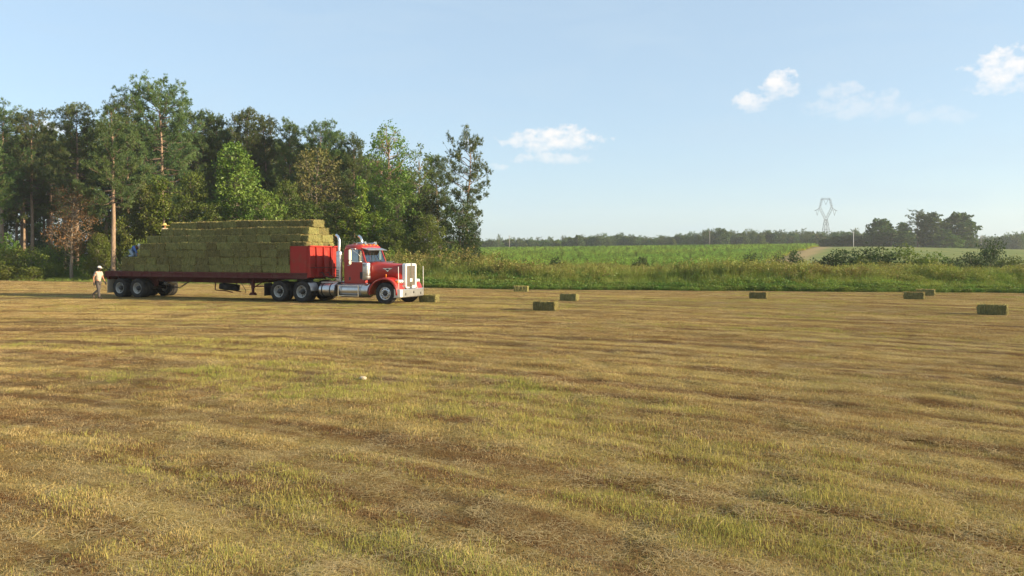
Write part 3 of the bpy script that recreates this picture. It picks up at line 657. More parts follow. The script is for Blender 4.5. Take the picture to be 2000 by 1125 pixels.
# kind, x, y, height, crown width, label, name     (metres, from where the photographer stands)
TREES = [
    ('pine_b', -69.13, 104.0, 21.30, 8.43, 0.3, 'pine_tree', 'pale topped pine at the open end of the wood beside the shaded pine stand', '', 'tree'),
    ('pine_c', -66.29, 106.0, 21.10, 7.24, 1.1, 'pine_tree', 'thin topped pine above the dark shaded stand left of the brown tree', '', 'tree'),
    ('pine_a', -64.80, 108.0, 19.44, 6.45, 2.0, 'pine_tree', 'short pine beside the cloud gap above the shaded stand', '', 'tree'),
    ('pine_a', -55.53, 98.0, 20.99, 7.94, 0.7, 'pine_tree', 'narrow topped pine just behind the lone bare trunked pine', '', 'tree'),
    ('pine_tall', -37.08, 71.5, 16.08, 7.15, 2.5, 'pine_tree', 'tall pine with long bare tan trunk beside the tail of the trailer', '', 'tree'),
    ('pine_c', -48.50, 97.0, 21.31, 6.21, 0.2, 'pine_tree', 'pine whose tip shows between the bare trunked pine and the broad pine', '', 'tree'),
    ('pine_big', -40.92, 90.0, 21.62, 9.90, 0.9, 'pine_tree', 'tallest broad crowned pine of the wood with heavy side branches', '', 'tree'),
    ('pine_d', -39.72, 98.0, 19.94, 7.53, 1.4, 'pine_tree', 'dense pine at the shoulder of the tallest broad pine', '', 'tree'),
    ('pine_a', -37.95, 99.0, 19.92, 6.34, 2.2, 'pine_tree', 'pine with rounded tip behind the bright green pyramid tree', '', 'tree'),
    ('pine_a', -33.50, 97.0, 20.15, 6.79, 0.1, 'pine_tree', 'spire topped pine rising over the bright green pyramid tree', '', 'tree'),
    ('pine_d', -31.55, 99.0, 19.59, 5.24, 1.7, 'pine_tree', 'slim spire pine next to the spire topped pine', '', 'tree'),
    ('pine_a', -28.00, 97.0, 18.53, 5.96, 2.9, 'pine_tree', 'pointed pine between the slim spire and the browning oak', '', 'tree'),
    ('pine_c', -23.56, 95.0, 17.82, 5.84, 0.5, 'pine_tree', 'ragged open pine tip behind the browning oak', '', 'tree'),
    ('pine_d', -21.76, 96.0, 17.28, 4.59, 1.9, 'pine_tree', 'small pine tip beside the ragged open pine', '', 'tree'),
    ('pine_a', -19.51, 95.0, 16.49, 4.70, 3.1, 'pine_tree', 'dark pine spire left of the tall light green poplar', '', 'tree'),
    ('poplar', -13.89, 84.0, 16.97, 5.60, 0.4, 'broadleaf_tree', 'tall light green poplar with pale trunk rising behind the truck cab', '', 'tree'),
    ('poplar_b', -10.73, 87.0, 15.00, 3.94, 1.3, 'broadleaf_tree', 'thin crowned tree with pale twigs beside the tall poplar', '', 'tree'),
    ('pine_d', -8.64, 90.0, 13.58, 4.76, 0.9, 'pine_tree', 'dark pine between the thin crowned tree and the last pine of the wood', '', 'tree'),
    ('pine_edge', -4.75, 80.0, 14.41, 5.07, 3.6, 'pine_tree', 'last pine at the end of the wood with forked red trunk and drooping boughs', '', 'tree'),
    ('brown', -21.21, 82.0, 13.89, 8.20, 0.6, 'broadleaf_tree', 'browning olive oak with bare twigs above the front of the hay load', '', 'tree'),
    ('oak_a', -23.17, 79.0, 10.09, 3.95, 2.6, 'broadleaf_tree', 'small olive green tree at the foot of the browning oak', '', 'tree'),
    ('bright_a', -28.86, 79.0, 13.99, 8.69, 1.2, 'broadleaf_tree', 'bright green pyramid shaped tree above the middle of the hay load', '', 'tree'),
    ('oak_b', -32.66, 78.0, 10.93, 4.94, 0.8, 'broadleaf_tree', 'rounded green tree left of the bright green pyramid tree', '', 'tree'),
    ('vine', -34.55, 76.0, 10.51, 2.03, 0.5, 'broadleaf_tree', 'rusty vine wrapped trunk behind the straw hat worker', '', 'tree'),
    ('oak_a', -37.70, 78.0, 10.00, 4.94, 2.0, 'broadleaf_tree', 'dark green leafy tree between the bare trunk and the vine wrapped trunk', '', 'tree'),
    ('bright_b', -38.30, 76.0, 6.10, 2.94, 0.2, 'broadleaf_tree', 'low leafy tree behind the man in the blue shirt', '', 'tree'),
    ('vine', -15.30, 77.0, 10.51, 1.85, 1.0, 'broadleaf_tree', 'slender vine column left of the tall poplar trunk', '', 'tree'),
    ('vine', -13.90, 75.0, 6.80, 2.20, 2.0, 'broadleaf_tree', 'short vine clad snag behind the exhaust stacks', '', 'tree'),
    ('vine', -16.40, 75.0, 7.30, 2.30, 2.4, 'broadleaf_tree', 'short leaning vine clad snag behind the front of the hay load', '', 'tree'),
    ('oak_b', -17.94, 78.0, 7.92, 4.42, 1.6, 'broadleaf_tree', 'shadowy green tree behind the bulkhead of the trailer', '', 'tree'),
    ('oak_a', -11.63, 80.0, 10.19, 5.87, 0.9, 'broadleaf_tree', 'dense green tree to the right of the poplar trunk', '', 'tree'),
    ('oak_b', -15.20, 82.0, 9.30, 4.10, 2.8, 'broadleaf_tree', 'dense green tree behind the poplar trunk', '', 'tree'),
    ('cedar', -8.27, 80.0, 8.91, 5.07, 1.1, 'cedar_tree', 'dark cedar below the thin crowned tree', '', 'tree'),
    ('cedar', -4.98, 77.0, 7.84, 4.36, 2.1, 'cedar_tree', 'dark cedar at the foot of the last pine of the wood', '', 'tree'),
    ('oak_a', -7.99, 74.0, 6.35, 3.45, 0.3, 'broadleaf_tree', 'small rounded green tree behind the hood of the truck', '', 'tree'),
    ('oak_a', -11.10, 74.0, 5.65, 3.95, 0.1, 'broadleaf_tree', 'low green tree right above the truck cab roof', '', 'tree'),
    ('cedar', -3.55, 76.0, 5.34, 2.03, 0.7, 'cedar_tree', 'little cedar at the very tip of the wood', '', 'tree'),
    ('dead', -42.14, 73.5, 9.26, 4.80, 0.2, 'broadleaf_tree', 'dead brown leaved tree with pale trunk behind the walking man', '', 'tree'),
    ('oak_b', -44.83, 82.0, 8.59, 3.28, 1.9, 'broadleaf_tree', 'dark leafy tree between the dead brown tree and the bare trunk', '', 'tree'),
    ('bright_b', -39.69, 73.5, 4.46, 2.45, 1.5, 'broadleaf_tree', 'small bright green tree right behind the walking man', '', 'tree'),
    ('bright_b', -35.47, 76.0, 7.62, 3.95, 2.5, 'broadleaf_tree', 'light green leafy tree below the straw hat worker', '', 'tree'),
    ('oak_b', -29.39, 76.0, 7.62, 4.56, 2.2, 'broadleaf_tree', 'deep green tree behind the middle of the hay load', '', 'tree'),
    ('bright_b', -24.57, 76.0, 8.79, 4.31, 0.4, 'broadleaf_tree', 'yellowish green tree beside the bright green pyramid tree', '', 'tree'),
    ('oak_a', -20.80, 78.0, 7.92, 5.72, 0.5, 'broadleaf_tree', 'dark tree under the browning oak behind the hay load', '', 'tree'),
    ('pine_b', -49.54, 72.0, 12.28, 5.22, 0.3, 'pine_tree', 'near pine reaching a sunlit bough in at the open end of the wood', '', 'tree'),
    ('far_a', 151.79, 318.0, 13.22, 13.14, 0.3, 'broadleaf_tree', 'round topped dark tree at the start of the far tree clump', '', 'tree'),
    ('far_b', 161.54, 318.0, 11.93, 12.72, 1.3, 'broadleaf_tree', 'lower pale tree inside the far tree clump', '', 'tree'),
    ('far_c', 170.02, 322.0, 16.87, 12.02, 0.9, 'pine_tree', 'pointed pine in the middle of the far tree clump', '', 'tree'),
    ('far_a', 173.17, 316.0, 16.05, 13.48, 2.2, 'broadleaf_tree', 'tall ragged tree in the middle of the far tree clump', '', 'tree'),
    ('far_a', 184.44, 318.0, 16.33, 16.54, 0.7, 'broadleaf_tree', 'widest tree at the end of the far tree clump', '', 'tree'),
    ('far_b', 175.84, 314.0, 9.47, 16.75, 1.9, 'broadleaf_tree', 'low tree under the middle of the far tree clump', '', 'tree'),
    ('far_a', 154.91, 314.0, 7.78, 18.84, 1.0, 'broadleaf_tree', 'low dark tree at the foot of the far tree clump', '', 'tree'),
    ('far_a', 143.44, 326.0, 6.42, 19.56, 2.0, 'broadleaf_tree', 'low dark tree next to the white utility pole on the rise', '', 'tree'),
    ('far_a', 139.17, 334.0, 5.39, 11.13, 2.5, 'broadleaf_tree', 'low dark tree below the lattice tower', '', 'tree'),
    ('far_b', 190.93, 320.0, 6.49, 9.39, 0.5, 'broadleaf_tree', 'small tree beside the pole with a crossarm', '', 'tree'),
    ('far_a', 114.24, 420.0, 14.41, 9.52, 0.2, 'broadleaf_tree', 'round tree standing above the far woodland beside a utility pole', '', 'tree'),
    ('far_a', 35.84, 420.0, 11.71, 8.40, 1.2, 'broadleaf_tree', 'single round tree standing above the low far woodland', '', 'tree'),
    ('far_c', -6.93, 400.0, 11.39, 3.20, 0.2, 'pine_tree', 'tiny far tree next to the last pine of the wood', '', 'tree'),
    ('bush_a', -49.23, 75.5, 3.00, 4.78, 0.0, 'shrub', 'leafy green shrub at the sunny foot of the shaded pine stand', 'shrubs in front of the shaded pine stand', 'shrub'),
    ('bush_b', -47.12, 76.0, 2.71, 4.05, 0.9, 'shrub', 'leafy green shrub at the sunny foot of the shaded pine stand', 'shrubs in front of the shaded pine stand', 'shrub'),
    ('bush_a', -44.80, 75.0, 1.55, 2.50, 1.8, 'shrub', 'leafy green shrub at the sunny foot of the shaded pine stand', 'shrubs in front of the shaded pine stand', 'shrub'),
    ('bush_a', -48.41, 73.5, 1.32, 3.43, 2.7, 'shrub', 'leafy green shrub at the sunny foot of the shaded pine stand', 'shrubs in front of the shaded pine stand', 'shrub'),
    ('bush_a', -45.96, 73.5, 1.22, 3.43, 3.6, 'shrub', 'leafy green shrub at the sunny foot of the shaded pine stand', 'shrubs in front of the shaded pine stand', 'shrub'),
    ('bush_b', -51.74, 78.0, 3.96, 3.64, 4.5, 'shrub', 'leafy green shrub at the sunny foot of the shaded pine stand', 'shrubs in front of the shaded pine stand', 'shrub'),
    ('bush_a', -47.10, 78.5, 3.35, 3.14, 5.4, 'shrub', 'leafy green shrub at the sunny foot of the shaded pine stand', 'shrubs in front of the shaded pine stand', 'shrub'),
    ('bush_b', -42.03, 75.5, 2.05, 2.01, 6.3, 'shrub', 'leafy green shrub at the sunny foot of the shaded pine stand', 'shrubs in front of the shaded pine stand', 'shrub'),
    ('bush_c', 32.31, 74.0, 2.60, 5.18, 0.0, 'shrub', 'dark green shrub standing in the tall weeds beyond the hay field', 'shrubs in the weed strip', 'shrub'),
    ('bush_c', 35.60, 75.0, 2.80, 5.75, 1.1, 'shrub', 'dark green shrub standing in the tall weeds beyond the hay field', 'shrubs in the weed strip', 'shrub'),
    ('bush_b', 38.61, 76.0, 2.96, 4.81, 2.2, 'shrub', 'dark green shrub standing in the tall weeds beyond the hay field', 'shrubs in the weed strip', 'shrub'),
    ('bush_b', 40.90, 75.0, 2.30, 4.25, 3.3, 'shrub', 'dark green shrub standing in the tall weeds beyond the hay field', 'shrubs in the weed strip', 'shrub'),
    ('bush_c', 52.36, 84.0, 3.64, 3.92, 4.4, 'shrub', 'dark green shrub standing in the tall weeds beyond the hay field', 'shrubs in the weed strip', 'shrub'),
    ('bush_c', 46.90, 78.0, 2.40, 3.64, 5.5, 'shrub', 'dark green shrub standing in the tall weeds beyond the hay field', 'shrubs in the weed strip', 'shrub'),
    ('bush_c', 29.60, 80.0, 2.62, 2.13, 6.6, 'shrub', 'dark green shrub standing in the tall weeds beyond the hay field', 'shrubs in the weed strip', 'shrub'),
    ('bush_c', 25.07, 80.0, 2.30, 2.67, 7.7, 'shrub', 'dark green shrub standing in the tall weeds beyond the hay field', 'shrubs in the weed strip', 'shrub'),
    ('bush_b', 49.40, 76.0, 2.00, 3.55, 8.8, 'shrub', 'dark green shrub standing in the tall weeds beyond the hay field', 'shrubs in the weed strip', 'shrub'),
    ('bush_c', 30.09, 74.0, 2.00, 3.21, 9.9, 'shrub', 'dark green shrub standing in the tall weeds beyond the hay field', 'shrubs in the weed strip', 'shrub'),
    ('bush_c', 42.43, 74.0, 1.91, 3.21, 11.0, 'shrub', 'dark green shrub standing in the tall weeds beyond the hay field', 'shrubs in the weed strip', 'shrub'),
    ('bush_b', -0.76, 76.0, 2.15, 2.03, 12.1, 'shrub', 'dark green shrub standing in the tall weeds beyond the hay field', 'shrubs in the weed strip', 'shrub'),
    ('bush_c', 4.80, 80.0, 1.98, 2.45, 13.2, 'shrub', 'dark green shrub standing in the tall weeds beyond the hay field', 'shrubs in the weed strip', 'shrub'),
    ('bush_c', -4.43, 70.0, 2.16, 1.87, 14.3, 'shrub', 'dark green shrub standing in the tall weeds beyond the hay field', 'shrubs in the weed strip', 'shrub'),
    ('bush_b', -5.89, 68.0, 2.03, 1.99, 15.4, 'shrub', 'dark green shrub standing in the tall weeds beyond the hay field', 'shrubs in the weed strip', 'shrub'),
    ('bush_c', 13.67, 82.0, 1.97, 2.51, 16.5, 'shrub', 'dark green shrub standing in the tall weeds beyond the hay field', 'shrubs in the weed strip', 'shrub'),
    ('bush_c', 27.04, 78.0, 2.04, 2.34, 17.6, 'shrub', 'dark green shrub standing in the tall weeds beyond the hay field', 'shrubs in the weed strip', 'shrub'),
    ('bush_b', 32.20, 70.0, 1.93, 2.80, 18.7, 'shrub', 'dark green shrub standing in the tall weeds beyond the hay field', 'shrubs in the weed strip', 'shrub'),
    ('bush_c', -35.40, 71.5, 2.55, 2.21, 1.4, 'shrub', 'leafy shrub in the thicket at the foot of the wood behind the truck and trailer', 'thicket at the foot of the wood', 'shrub'),
    ('bush_a', -34.21, 71.8, 3.51, 2.25, 2.1, 'shrub', 'leafy shrub in the thicket at the foot of the wood behind the truck and trailer', 'thicket at the foot of the wood', 'shrub'),
    ('bush_c', -32.85, 71.9, 1.89, 2.26, 2.8, 'shrub', 'leafy shrub in the thicket at the foot of the wood behind the truck and trailer', 'thicket at the foot of the wood', 'shrub'),
    ('bush_c', -31.89, 71.8, 2.06, 2.38, 3.5, 'shrub', 'leafy shrub in the thicket at the foot of the wood behind the truck and trailer', 'thicket at the foot of the wood', 'shrub'),
    ('bush_b', -30.26, 70.5, 1.99, 3.46, 4.2, 'shrub', 'leafy shrub in the thicket at the foot of the wood behind the truck and trailer', 'thicket at the foot of the wood', 'shrub'),
    ('bush_a', -28.56, 69.9, 2.82, 2.26, 4.9, 'shrub', 'leafy shrub in the thicket at the foot of the wood behind the truck and trailer', 'thicket at the foot of the wood', 'shrub'),
    ('bush_b', -27.99, 71.5, 2.64, 3.03, 5.6, 'shrub', 'leafy shrub in the thicket at the foot of the wood behind the truck and trailer', 'thicket at the foot of the wood', 'shrub'),
    ('bush_b', -26.37, 70.8, 3.06, 2.53, 6.3, 'shrub', 'leafy shrub in the thicket at the foot of the wood behind the truck and trailer', 'thicket at the foot of the wood', 'shrub'),
    ('bush_b', -26.05, 71.9, 3.11, 3.04, 7.0, 'shrub', 'leafy shrub in the thicket at the foot of the wood behind the truck and trailer', 'thicket at the foot of the wood', 'shrub'),
    ('bush_c', -25.54, 73.9, 2.10, 2.42, 7.7, 'shrub', 'leafy shrub in the thicket at the foot of the wood behind the truck and trailer', 'thicket at the foot of the wood', 'shrub'),
    ('bush_a', -24.22, 73.7, 3.18, 2.93, 8.4, 'shrub', 'leafy shrub in the thicket at the foot of the wood behind the truck and trailer', 'thicket at the foot of the wood', 'shrub'),
    ('bush_b', -22.77, 73.4, 2.87, 2.74, 9.1, 'shrub', 'leafy shrub in the thicket at the foot of the wood behind the truck and trailer', 'thicket at the foot of the wood', 'shrub'),
    ('bush_b', -20.95, 71.3, 2.65, 3.54, 9.8, 'shrub', 'leafy shrub in the thicket at the foot of the wood behind the truck and trailer', 'thicket at the foot of the wood', 'shrub'),
    ('bush_c', -19.18, 69.3, 2.31, 3.21, 10.5, 'shrub', 'leafy shrub in the thicket at the foot of the wood behind the truck and trailer', 'thicket at the foot of the wood', 'shrub'),
    ('bush_c', -19.03, 72.3, 2.44, 2.21, 11.2, 'shrub', 'leafy shrub in the thicket at the foot of the wood behind the truck and trailer', 'thicket at the foot of the wood', 'shrub'),
    ('bush_b', -17.48, 71.5, 2.03, 2.51, 11.9, 'shrub', 'leafy shrub in the thicket at the foot of the wood behind the truck and trailer', 'thicket at the foot of the wood', 'shrub'),
    ('bush_a', -16.44, 71.0, 2.10, 3.57, 12.6, 'shrub', 'leafy shrub in the thicket at the foot of the wood behind the truck and trailer', 'thicket at the foot of the wood', 'shrub'),
    ('bush_c', -15.06, 70.4, 3.36, 2.34, 13.3, 'shrub', 'leafy shrub in the thicket at the foot of the wood behind the truck and trailer', 'thicket at the foot of the wood', 'shrub'),
    ('bush_c', -14.13, 71.1, 3.52, 2.73, 14.0, 'shrub', 'leafy shrub in the thicket at the foot of the wood behind the truck and trailer', 'thicket at the foot of the wood', 'shrub'),
    ('bush_b', -12.83, 69.9, 1.82, 2.47, 14.7, 'shrub', 'leafy shrub in the thicket at the foot of the wood behind the truck and trailer', 'thicket at the foot of the wood', 'shrub'),
    ('bush_b', -11.25, 69.9, 2.55, 2.56, 15.4, 'shrub', 'leafy shrub in the thicket at the foot of the wood behind the truck and trailer', 'thicket at the foot of the wood', 'shrub'),
    ('bush_a', -10.69, 71.8, 2.62, 3.75, 16.1, 'shrub', 'leafy shrub in the thicket at the foot of the wood behind the truck and trailer', 'thicket at the foot of the wood', 'shrub'),
    ('bush_c', -9.43, 73.8, 2.52, 3.38, 16.8, 'shrub', 'leafy shrub in the thicket at the foot of the wood behind the truck and trailer', 'thicket at the foot of the wood', 'shrub'),
    ('bush_b', -8.28, 71.4, 1.92, 2.81, 17.5, 'shrub', 'leafy shrub in the thicket at the foot of the wood behind the truck and trailer', 'thicket at the foot of the wood', 'shrub'),
    ('bush_a', -7.08, 69.8, 1.98, 2.65, 18.2, 'shrub', 'leafy shrub in the thicket at the foot of the wood behind the truck and trailer', 'thicket at the foot of the wood', 'shrub'),
    ('bush_a', -5.86, 71.7, 1.93, 3.74, 18.9, 'shrub', 'leafy shrub in the thicket at the foot of the wood behind the truck and trailer', 'thicket at the foot of the wood', 'shrub'),
    ('bush_b', -4.87, 70.9, 2.88, 3.18, 19.6, 'shrub', 'leafy shrub in the thicket at the foot of the wood behind the truck and trailer', 'thicket at the foot of the wood', 'shrub'),
    ('bush_c', -3.47, 69.6, 2.66, 2.88, 20.3, 'shrub', 'leafy shrub in the thicket at the foot of the wood behind the truck and trailer', 'thicket at the foot of the wood', 'shrub'),
]
for k, x, y, h, w, rz, name, label, group, cat in TREES:
    tree(k, x, y, h, w, label, name, group or None, cat, rz)

def deep_wood():
    rng = random.Random(9); n = 0
    for row, (y, x0, x1, step) in enumerate(((112, -80, -13, 3.9), (119, -88, -12, 4.2), (127, -96, -13, 4.6), (136, -104, -16, 5.2))):
        x = x0
        while x < x1:
            yy = y + rng.uniform(-2.5, 2.5); px_ = 1000 + 1500 * x / yy
            top = np.interp(px_, [-80, 0, 130, 200, 420, 600, 700, 800, 880, 940], [262, 262, 262, 236, 250, 282, 296, 330, 345, 420]) + rng.uniform(-8, 16)
            hh = 2.3 + (500 - top) / 1500 * yy - 1.5
            tree(rng.choice(['deep_a', 'deep_b', 'deep_a']), x, yy, hh, rng.uniform(6.4, 8.2), 'dark pine standing deep in the wood behind the front trees', 'pine_tree', 'pines deep in the wood')
            x += step * rng.uniform(.75, 1.3)
    for i in range(30):
        x = -112 + i * 3.1 + rng.uniform(-1, 1); y = 141 + rng.uniform(-4, 4)
        tree(rng.choice(['cedar', 'oak_a', 'oak_b']), x, y, rng.uniform(7.5, 11), rng.uniform(6, 8), 'dark leafy tree closing the back of the wood behind the pines', 'broadleaf_tree', 'leafy trees at the back of the wood')
    # shaded undergrowth inside the wood
    for i in range(26):
        x = -84 + i * 2.75 + rng.uniform(-1, 1); y = 96 + rng.uniform(-3, 12)
        tree(rng.choice(['bush_c', 'bush_b', 'cedar']), x, y, rng.uniform(2.0, 4.6), rng.uniform(3, 5.5), 'dark shrub in the shade under the pines of the wood', 'understory_shrub', 'undergrowth in the wood', 'shrub')
deep_wood()

def far_wood():
    rng = np.random.default_rng(3); P = []; K = []; S = []
    for d0, n in ((430, 240), (455, 240), (490, 260)):
        ax = np.linspace(-.10, .80, n) + rng.normal(0, .0012, n)
        y = d0 + rng.uniform(-8, 8, n); x = ax * y
        px_ = 1000 + 1500 * ax
        top = np.interp(px_, [850, 950, 1080, 1130, 1160, 1200, 1260, 1330, 1400, 1440, 1520, 1600, 1700, 1900, 1960, 2000, 2200], [469, 470, 468, 463, 464, 459, 466, 461, 452, 455, 455, 455, 454, 466, 462, 459, 455])
        z0 = height(x, y); ztop = 2.3 + (500 - top) / 1500 * y; hgt = 1.07 * np.clip(ztop - z0, 6, 30) * rng.uniform(.80, 1.02, n)
        P.append(np.stack([x, y, z0], 1)); K.append(rng.integers(0, 3, n)); S.append(np.stack([rng.uniform(.7, 1.1, n), rng.uniform(.7, 1.1, n), hgt / 14.3], 1))
    P, K, S = map(np.concatenate, (P, K, S))
    pr = [('wood_tree', KIND[k][1]) for k in ('far_a', 'far_b', 'far_c')]
    scatter('far_wood', P, np.stack([np.zeros(len(P)), np.zeros(len(P)), rng.uniform(0, 6.28, len(P))], 1), S, K, pr)
    tag(bpy.data.objects['far_wood'], 'far band of dark woodland along the skyline beyond the crop', 'woodland', kind='stuff')
far_wood()
# ------------------------------------------------------------------ lorry: x forward, y to its left, z up; origin on the ground under the front axle
YAW = R(-22.5); T0 = Vector((-5.55, 37.37, 0))
def fwd(x, y, z=0): return T0 + Vector((x * math.cos(YAW) - y * math.sin(YAW), x * math.sin(YAW) + y * math.cos(YAW), z))

def wheel_meshes():
    tyre = MB().lathe([(.30, -.125), (.33, -.142), (.42, -.150), (.49, -.142), (.518, -.118), (.525, -.085), (.525, -.072), (.508, -.066), (.508, -.054), (.525, -.048), (.525, -.008), (.508, -.004), (.508, .004), (.525, .008),
                       (.525, .048), (.508, .054), (.508, .066), (.525, .072), (.525, .085), (.518, .118), (.49, .142), (.42, .150), (.33, .142), (.30, .125), (.28, 0), (.30, -.125)], axis='y', n=40)
    for k in range(44):           # tread blocks along both shoulders
        a = 2 * math.pi * k / 44
        for s_ in (-1, 1):
            c, s2 = math.cos(a), math.sin(a); r = .522; w = .022
            y0, y1 = (s_ * .075, s_ * .128)
            tyre.add([(s2 * r - c * w, y0, c * r + s2 * w), (s2 * r + c * w, y0, c * r - s2 * w), (s2 * r + c * w, y1, c * r - s2 * w), (s2 * r - c * w, y1, c * r + s2 * w),
                      (s2 * (r + .012) - c * w, y0, c * (r + .012) + s2 * w), (s2 * (r + .012) + c * w, y0, c * (r + .012) - s2 * w), (s2 * (r) + c * w, y1, c * (r) - s2 * w), (s2 * (r) - c * w, y1, c * (r) + s2 * w)],
                     [(4, 5, 6, 7), (0, 1, 5, 4), (1, 2, 6, 5), (2, 3, 7, 6), (3, 0, 4, 7)])
    me = {'tyre': tyre.mesh('wheel', RUBBER)}
    # outer side towards -y
    deep = MB().lathe([(.305, -.128), (.295, -.135), (.28, -.120), (.268, -.06), (.262, .02), (.20, .035), (.12, .03), (.11, .0)], axis='y', n=32)
    me['rim_deep'] = deep.mesh('rim', RIM)
    hub = MB().lathe([(.125, .03), (.125, -.07), (.105, -.10), (.085, -.12), (.0, -.125)], axis='y', n=18)
    for k in range(10):
        a = 2 * math.pi * k / 10; hub.lathe([(.017, .03), (.017, -.01), (.0, -.012)], (math.sin(a) * .165, 0, math.cos(a) * .165), 'y', 6)
    me['hub'] = hub.mesh('hub', BLACK)
    holes = MB()
    for k in range(5):
        a = 2 * math.pi * (k + .5) / 5; holes.lathe([(.036, .022), (.03, .012), (0, .012)], (math.sin(a) * .225, 0, math.cos(a) * .225), 'y', 10)
    me['holes'] = holes.mesh('hand_holes', BLACK)
    disc = MB().lathe([(.305, -.128), (.292, -.136), (.275, -.118), (.262, -.085), (.235, -.118), (.19, -.135), (.13, -.138), (.12, -.12)], axis='y', n=36)
    me['rim_disc'] = disc.mesh('rim', STEEL)
    dh = MB()
    for k in range(10):
        a = 2 * math.pi * (k + .5) / 10; dh.lathe([(.026, -.128), (.022, -.132), (0, -.132)], (math.sin(a) * .232, 0, math.cos(a) * .232), 'y', 10)
    me['disc_holes'] = dh.mesh('hand_holes', BLACK)
    h2 = MB().lathe([(.12, -.10), (.115, -.15), (.09, -.175), (.05, -.185), (0, -.186)], axis='y', n=18)
    for k in range(10):
        a = 2 * math.pi * k / 10; h2.lathe([(.018, -.12), (.018, -.162), (.0, -.165)], (math.sin(a) * .155, 0, math.cos(a) * .155), 'y', 6)
    me['hub_disc'] = h2.mesh('hub', BLACK)
    return me
WM = wheel_meshes()
def wheel(parent, x, y, kind='deep', rot=0.0):
    """outer face looks to -y when y<0 (near side) and to +y otherwise"""
    t = link('wheel', WM['tyre'], parent); t.location = (x, y, .525); t.rotation_euler = (0, rot, 0 if y < 0 else math.pi)
    if kind == 'disc': link('rim', WM['rim_disc'], t); link('hub', WM['hub_disc'], t); link('hand_hole', WM['disc_holes'], t)
    elif kind == 'deep': link('rim', WM['rim_deep'], t); link('hub', WM['hub'], t); link('hand_hole', WM['holes'], t)
    else: link('rim', WM['rim_deep'], t)
    return t
def arc(cx, cz, rx, rz, a0, a1, n): return [(cx + rx * math.cos(R(a0 + (a1 - a0) * k / n)), cz + rz * math.sin(R(a0 + (a1 - a0) * k / n))) for k in range(n + 1)]
def rrect(w, h, r, n=5, cx=0, cz=0):
    P = []
    for sx, sz, a in ((1, 1, 0), (-1, 1, 90), (-1, -1, 180), (1, -1, 270)):
        P += [(cx + sx * (w / 2 - r) + r * math.cos(R(a + 90 * k / n)), cz + sz * (h / 2 - r) + r * math.sin(R(a + 90 * k / n))) for k in range(n + 1)]
    return P

